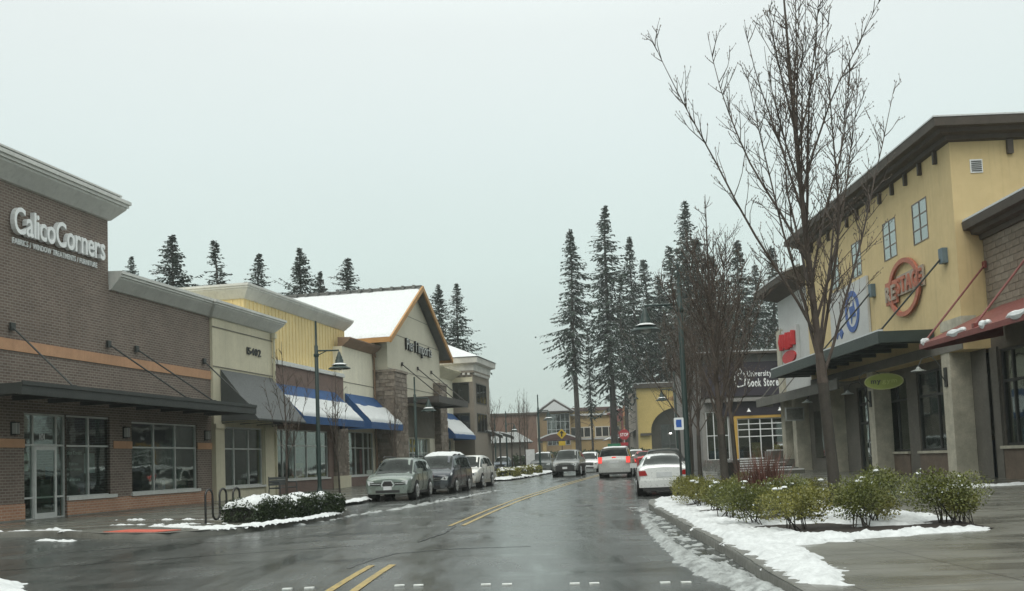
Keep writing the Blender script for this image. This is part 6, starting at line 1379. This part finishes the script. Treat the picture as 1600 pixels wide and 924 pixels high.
# orange and red fronts stepping back, along the street that leaves to the left
def street_front(name, label, p0, p1, z1, m, cap=EAVE, caph=.4, nwin=3, awn=True):
    x0, y0 = p0; x1, y1 = p1; th = math.atan2(y1 - y0, x1 - x0); L = math.hypot(x1 - x0, y1 - y0); g0 = rise(min(y0, y1)) - .3; b = empty(name, (x0, y0, g0), th); tag(b, label, 'building'); h = z1 - g0
    mb = MB(); shell(mb, 0, L, 0, 12, 0, h, True); mb.build('wall', m, b); MB().box(-.3, L + .3, -.5, 12, h, h + caph).build('cornice', cap, b); MB().box(-.3, L + .3, -.5, 2, h + caph + .003, h + caph + .12).build('cornice_snow', SNOW, b)
    for i in range(nwin):
        xa = L * (i + .18) / nwin; xb = L * (i + .82) / nwin; window(b, xa, xb, h * .62, h * .8, -.06, ((xa + xb) / 2,), (), DARKFRAME, .1, DARKGLASS, depth=.06); window(b, xa, xb, .5, 3.3, -.06, ((xa + xb) / 2,), (), DARKFRAME, .1, DARKGLASS, depth=.06)
        if awn: awn_small(b, xa - .2, 0, 5.2, xb - xa + .4, 1.8)
    return b
street_front('orange_shop', 'orange shop front stepping back beside the arched yellow building', (20.4, 188), (19.4, 158), 11.0, FO, EAVE, .5, 4)
street_front('stone_shop', 'narrow grey stone shop front against the yellow arch', (19.3, 158), (18.7, 151.2), 9.6, FG, EAVE, .4, 1)
street_front('red_shop', 'dark red shop front farthest along the right of the bend', (19.8, 208), (20.4, 189), 10.2, FR, FR, .3, 2)
# tan range closing the view
b, w, d, h = box_building('tan_range', 'long tan building with dark strip windows closing the road', 10.8, 22, 212, 226, 11.4, FT)
MB().box(-.4, w, -.6, d, h, h + .7).build('roof_edge', mat('plum_roof_edge', (.09, .05, .045), .7), b); MB().box(-.2, w, -.7, -.05, h - 1.0, h - .6).build('pale_band', OFFWHITE, b)
for xa in (1.0, 6.2): 
    window(b, xa, xa + 4.4, 5.0, 7.3, -.08, (xa + 1.5, xa + 2.9), (), plain('pale_window_frame', (.5, .48, .42), .6), .22, DARKGLASS, depth=.08); MB().box(xa - .2, xa + 4.6, -.25, -.02, 4.6, 4.95).build('sill', OFFWHITE, b)
b, w, d, h = box_building('glass_gabled_block', 'tan block with glazed stair wall under a snowy gable roof', 5.2, 11.6, 205, 222, 11.0, mat('far_brown_stucco', (.30, .21, .11), .85, .1))
MB().prism_y([(-.6, h), (w + .8, h), (w / 2, h + 2.6)], -1.0, d).build('roof', mat('far_eave', (.06, .05, .045), .7), b); MB().prism_y([(.4, h + .25), (w - .2, h + .25), (w / 2, h + 2.2)], -1.06, -1.01).build('gable_snow', SNOW, b)
MB().prism_y([(-.7, h + .06), (w / 2, h + 2.66), (w / 2, h + 2.85), (-.8, h + .2)], -.9, d).prism_y([(w + .9, h + .2), (w / 2, h + 2.85), (w / 2, h + 2.66), (w + .8, h + .06)], -.9, d).build('roof_snow', SNOW, b)
window(b, 1.6, w - .2, 3.6, h - .3, -.08, [1.6 + (w - 1.8) * k / 5 for k in range(1, 5)], [3.6 + (h - 3.9) * k / 4 for k in range(1, 4)], plain('curtain_wall_frame', (.3, .33, .33), .5), .12, glass_mat('teal_glass', (.2, .26, .26), .2), name='curtain_wall', depth=.08)
p = empty('entrance_porch', (7.2, 168, rise(168))); tag(p, 'porch with a curved snow-covered roof on tan columns', 'porch')
arc = [(-2.9 + 5.8 * k / 12, 4.1 + .75 * math.sin(math.pi * k / 12) - (0 if k else 0)) for k in range(13)]
MB().prism_y(arc + [(2.9, 3.75), (-2.9, 3.75)], -1.4, 3.0).build('roof', mat('maroon_fascia', (.07, .03, .03), .6), p); MB().prism_y([(x_, z_ + .22) for x_, z_ in arc] + [(x_, z_ + .01) for x_, z_ in arc[::-1]], -1.3, 3.0).build('roof_snow', SNOW, p)
for x in (-2.5, 2.3): MB().box(x, x + .6, -1.1, -.5, -.3, 3.75).build('column', FT, p)
# receding brown range left of it, with snowy canopies
b = street_front('brown_range', 'brown brick range with snowy roof edge receding down the left street', (4.6, 198), (.6, 218), 10.4, mat('far_brick', (.17, .10, .07), .85, .15), EAVE, .4, 3, True)
# low shelter roofs beyond the tower
b, w, d, h = box_building('low_shed', 'low building with a broad snowy roof beyond the corner tower', -5.0, 2.0, 150, 160, 4.2, mat('shed_wall', (.16, .14, .12), .8))
MB().prism_y([(-.8, h), (w + .8, h), (w - 1.5, h + 1.5), (1.5, h + 1.5)], -1, d + 1).build('roof', SNOW, b)
for i, (x, yy) in enumerate(((-2.6, 90), (-1.6, 98))):
    p = empty('arched_shelter', (x, yy, rise(yy))); tag(p, ('nearer' if i == 0 else 'farther') + ' of the two dark arched shelters with snow on the roof', 'shelter'); arc = [(-1.6 + 3.2 * k / 10, 3.3 + .45 * math.sin(math.pi * k / 10)) for k in range(11)]
    MB().prism_y(arc + [(x_, z_ - .18) for x_, z_ in arc[::-1]], -2, 2).build('roof', CANOPY_DARK, p); MB().prism_y([(x_, z_ + .12) for x_, z_ in arc] + [(x_, z_ + .005) for x_, z_ in arc[::-1]], -1.9, 1.9).build('roof_snow', SNOW, p)
    for xx in (-1.4, 1.3):
        for y_ in (-1.7, 1.6): MB().box(xx, xx + .12, y_, y_ + .12, -.1, 3.35).build('post', CANOPY_DARK, p)

# ------------------------------------------------------------------ damp air between the far firs and the camera
hz = MB().box(-320, 320, -60, 330, -1.6, 48).build('haze', None)
t = NT('damp_air'); pv = t.n('ShaderNodeVolumePrincipled'); pv.inputs['Color'].default_value = (.86, .93, .90, 1); pv.inputs['Density'].default_value = .00055; pv.inputs['Anisotropy'].default_value = .1
t.l(pv.outputs[0], t.out.inputs['Volume']); hz.data.materials.clear(); hz.data.materials.append(t.m); tag(hz, 'thin damp haze in the air over the whole street', 'haze', kind='stuff')
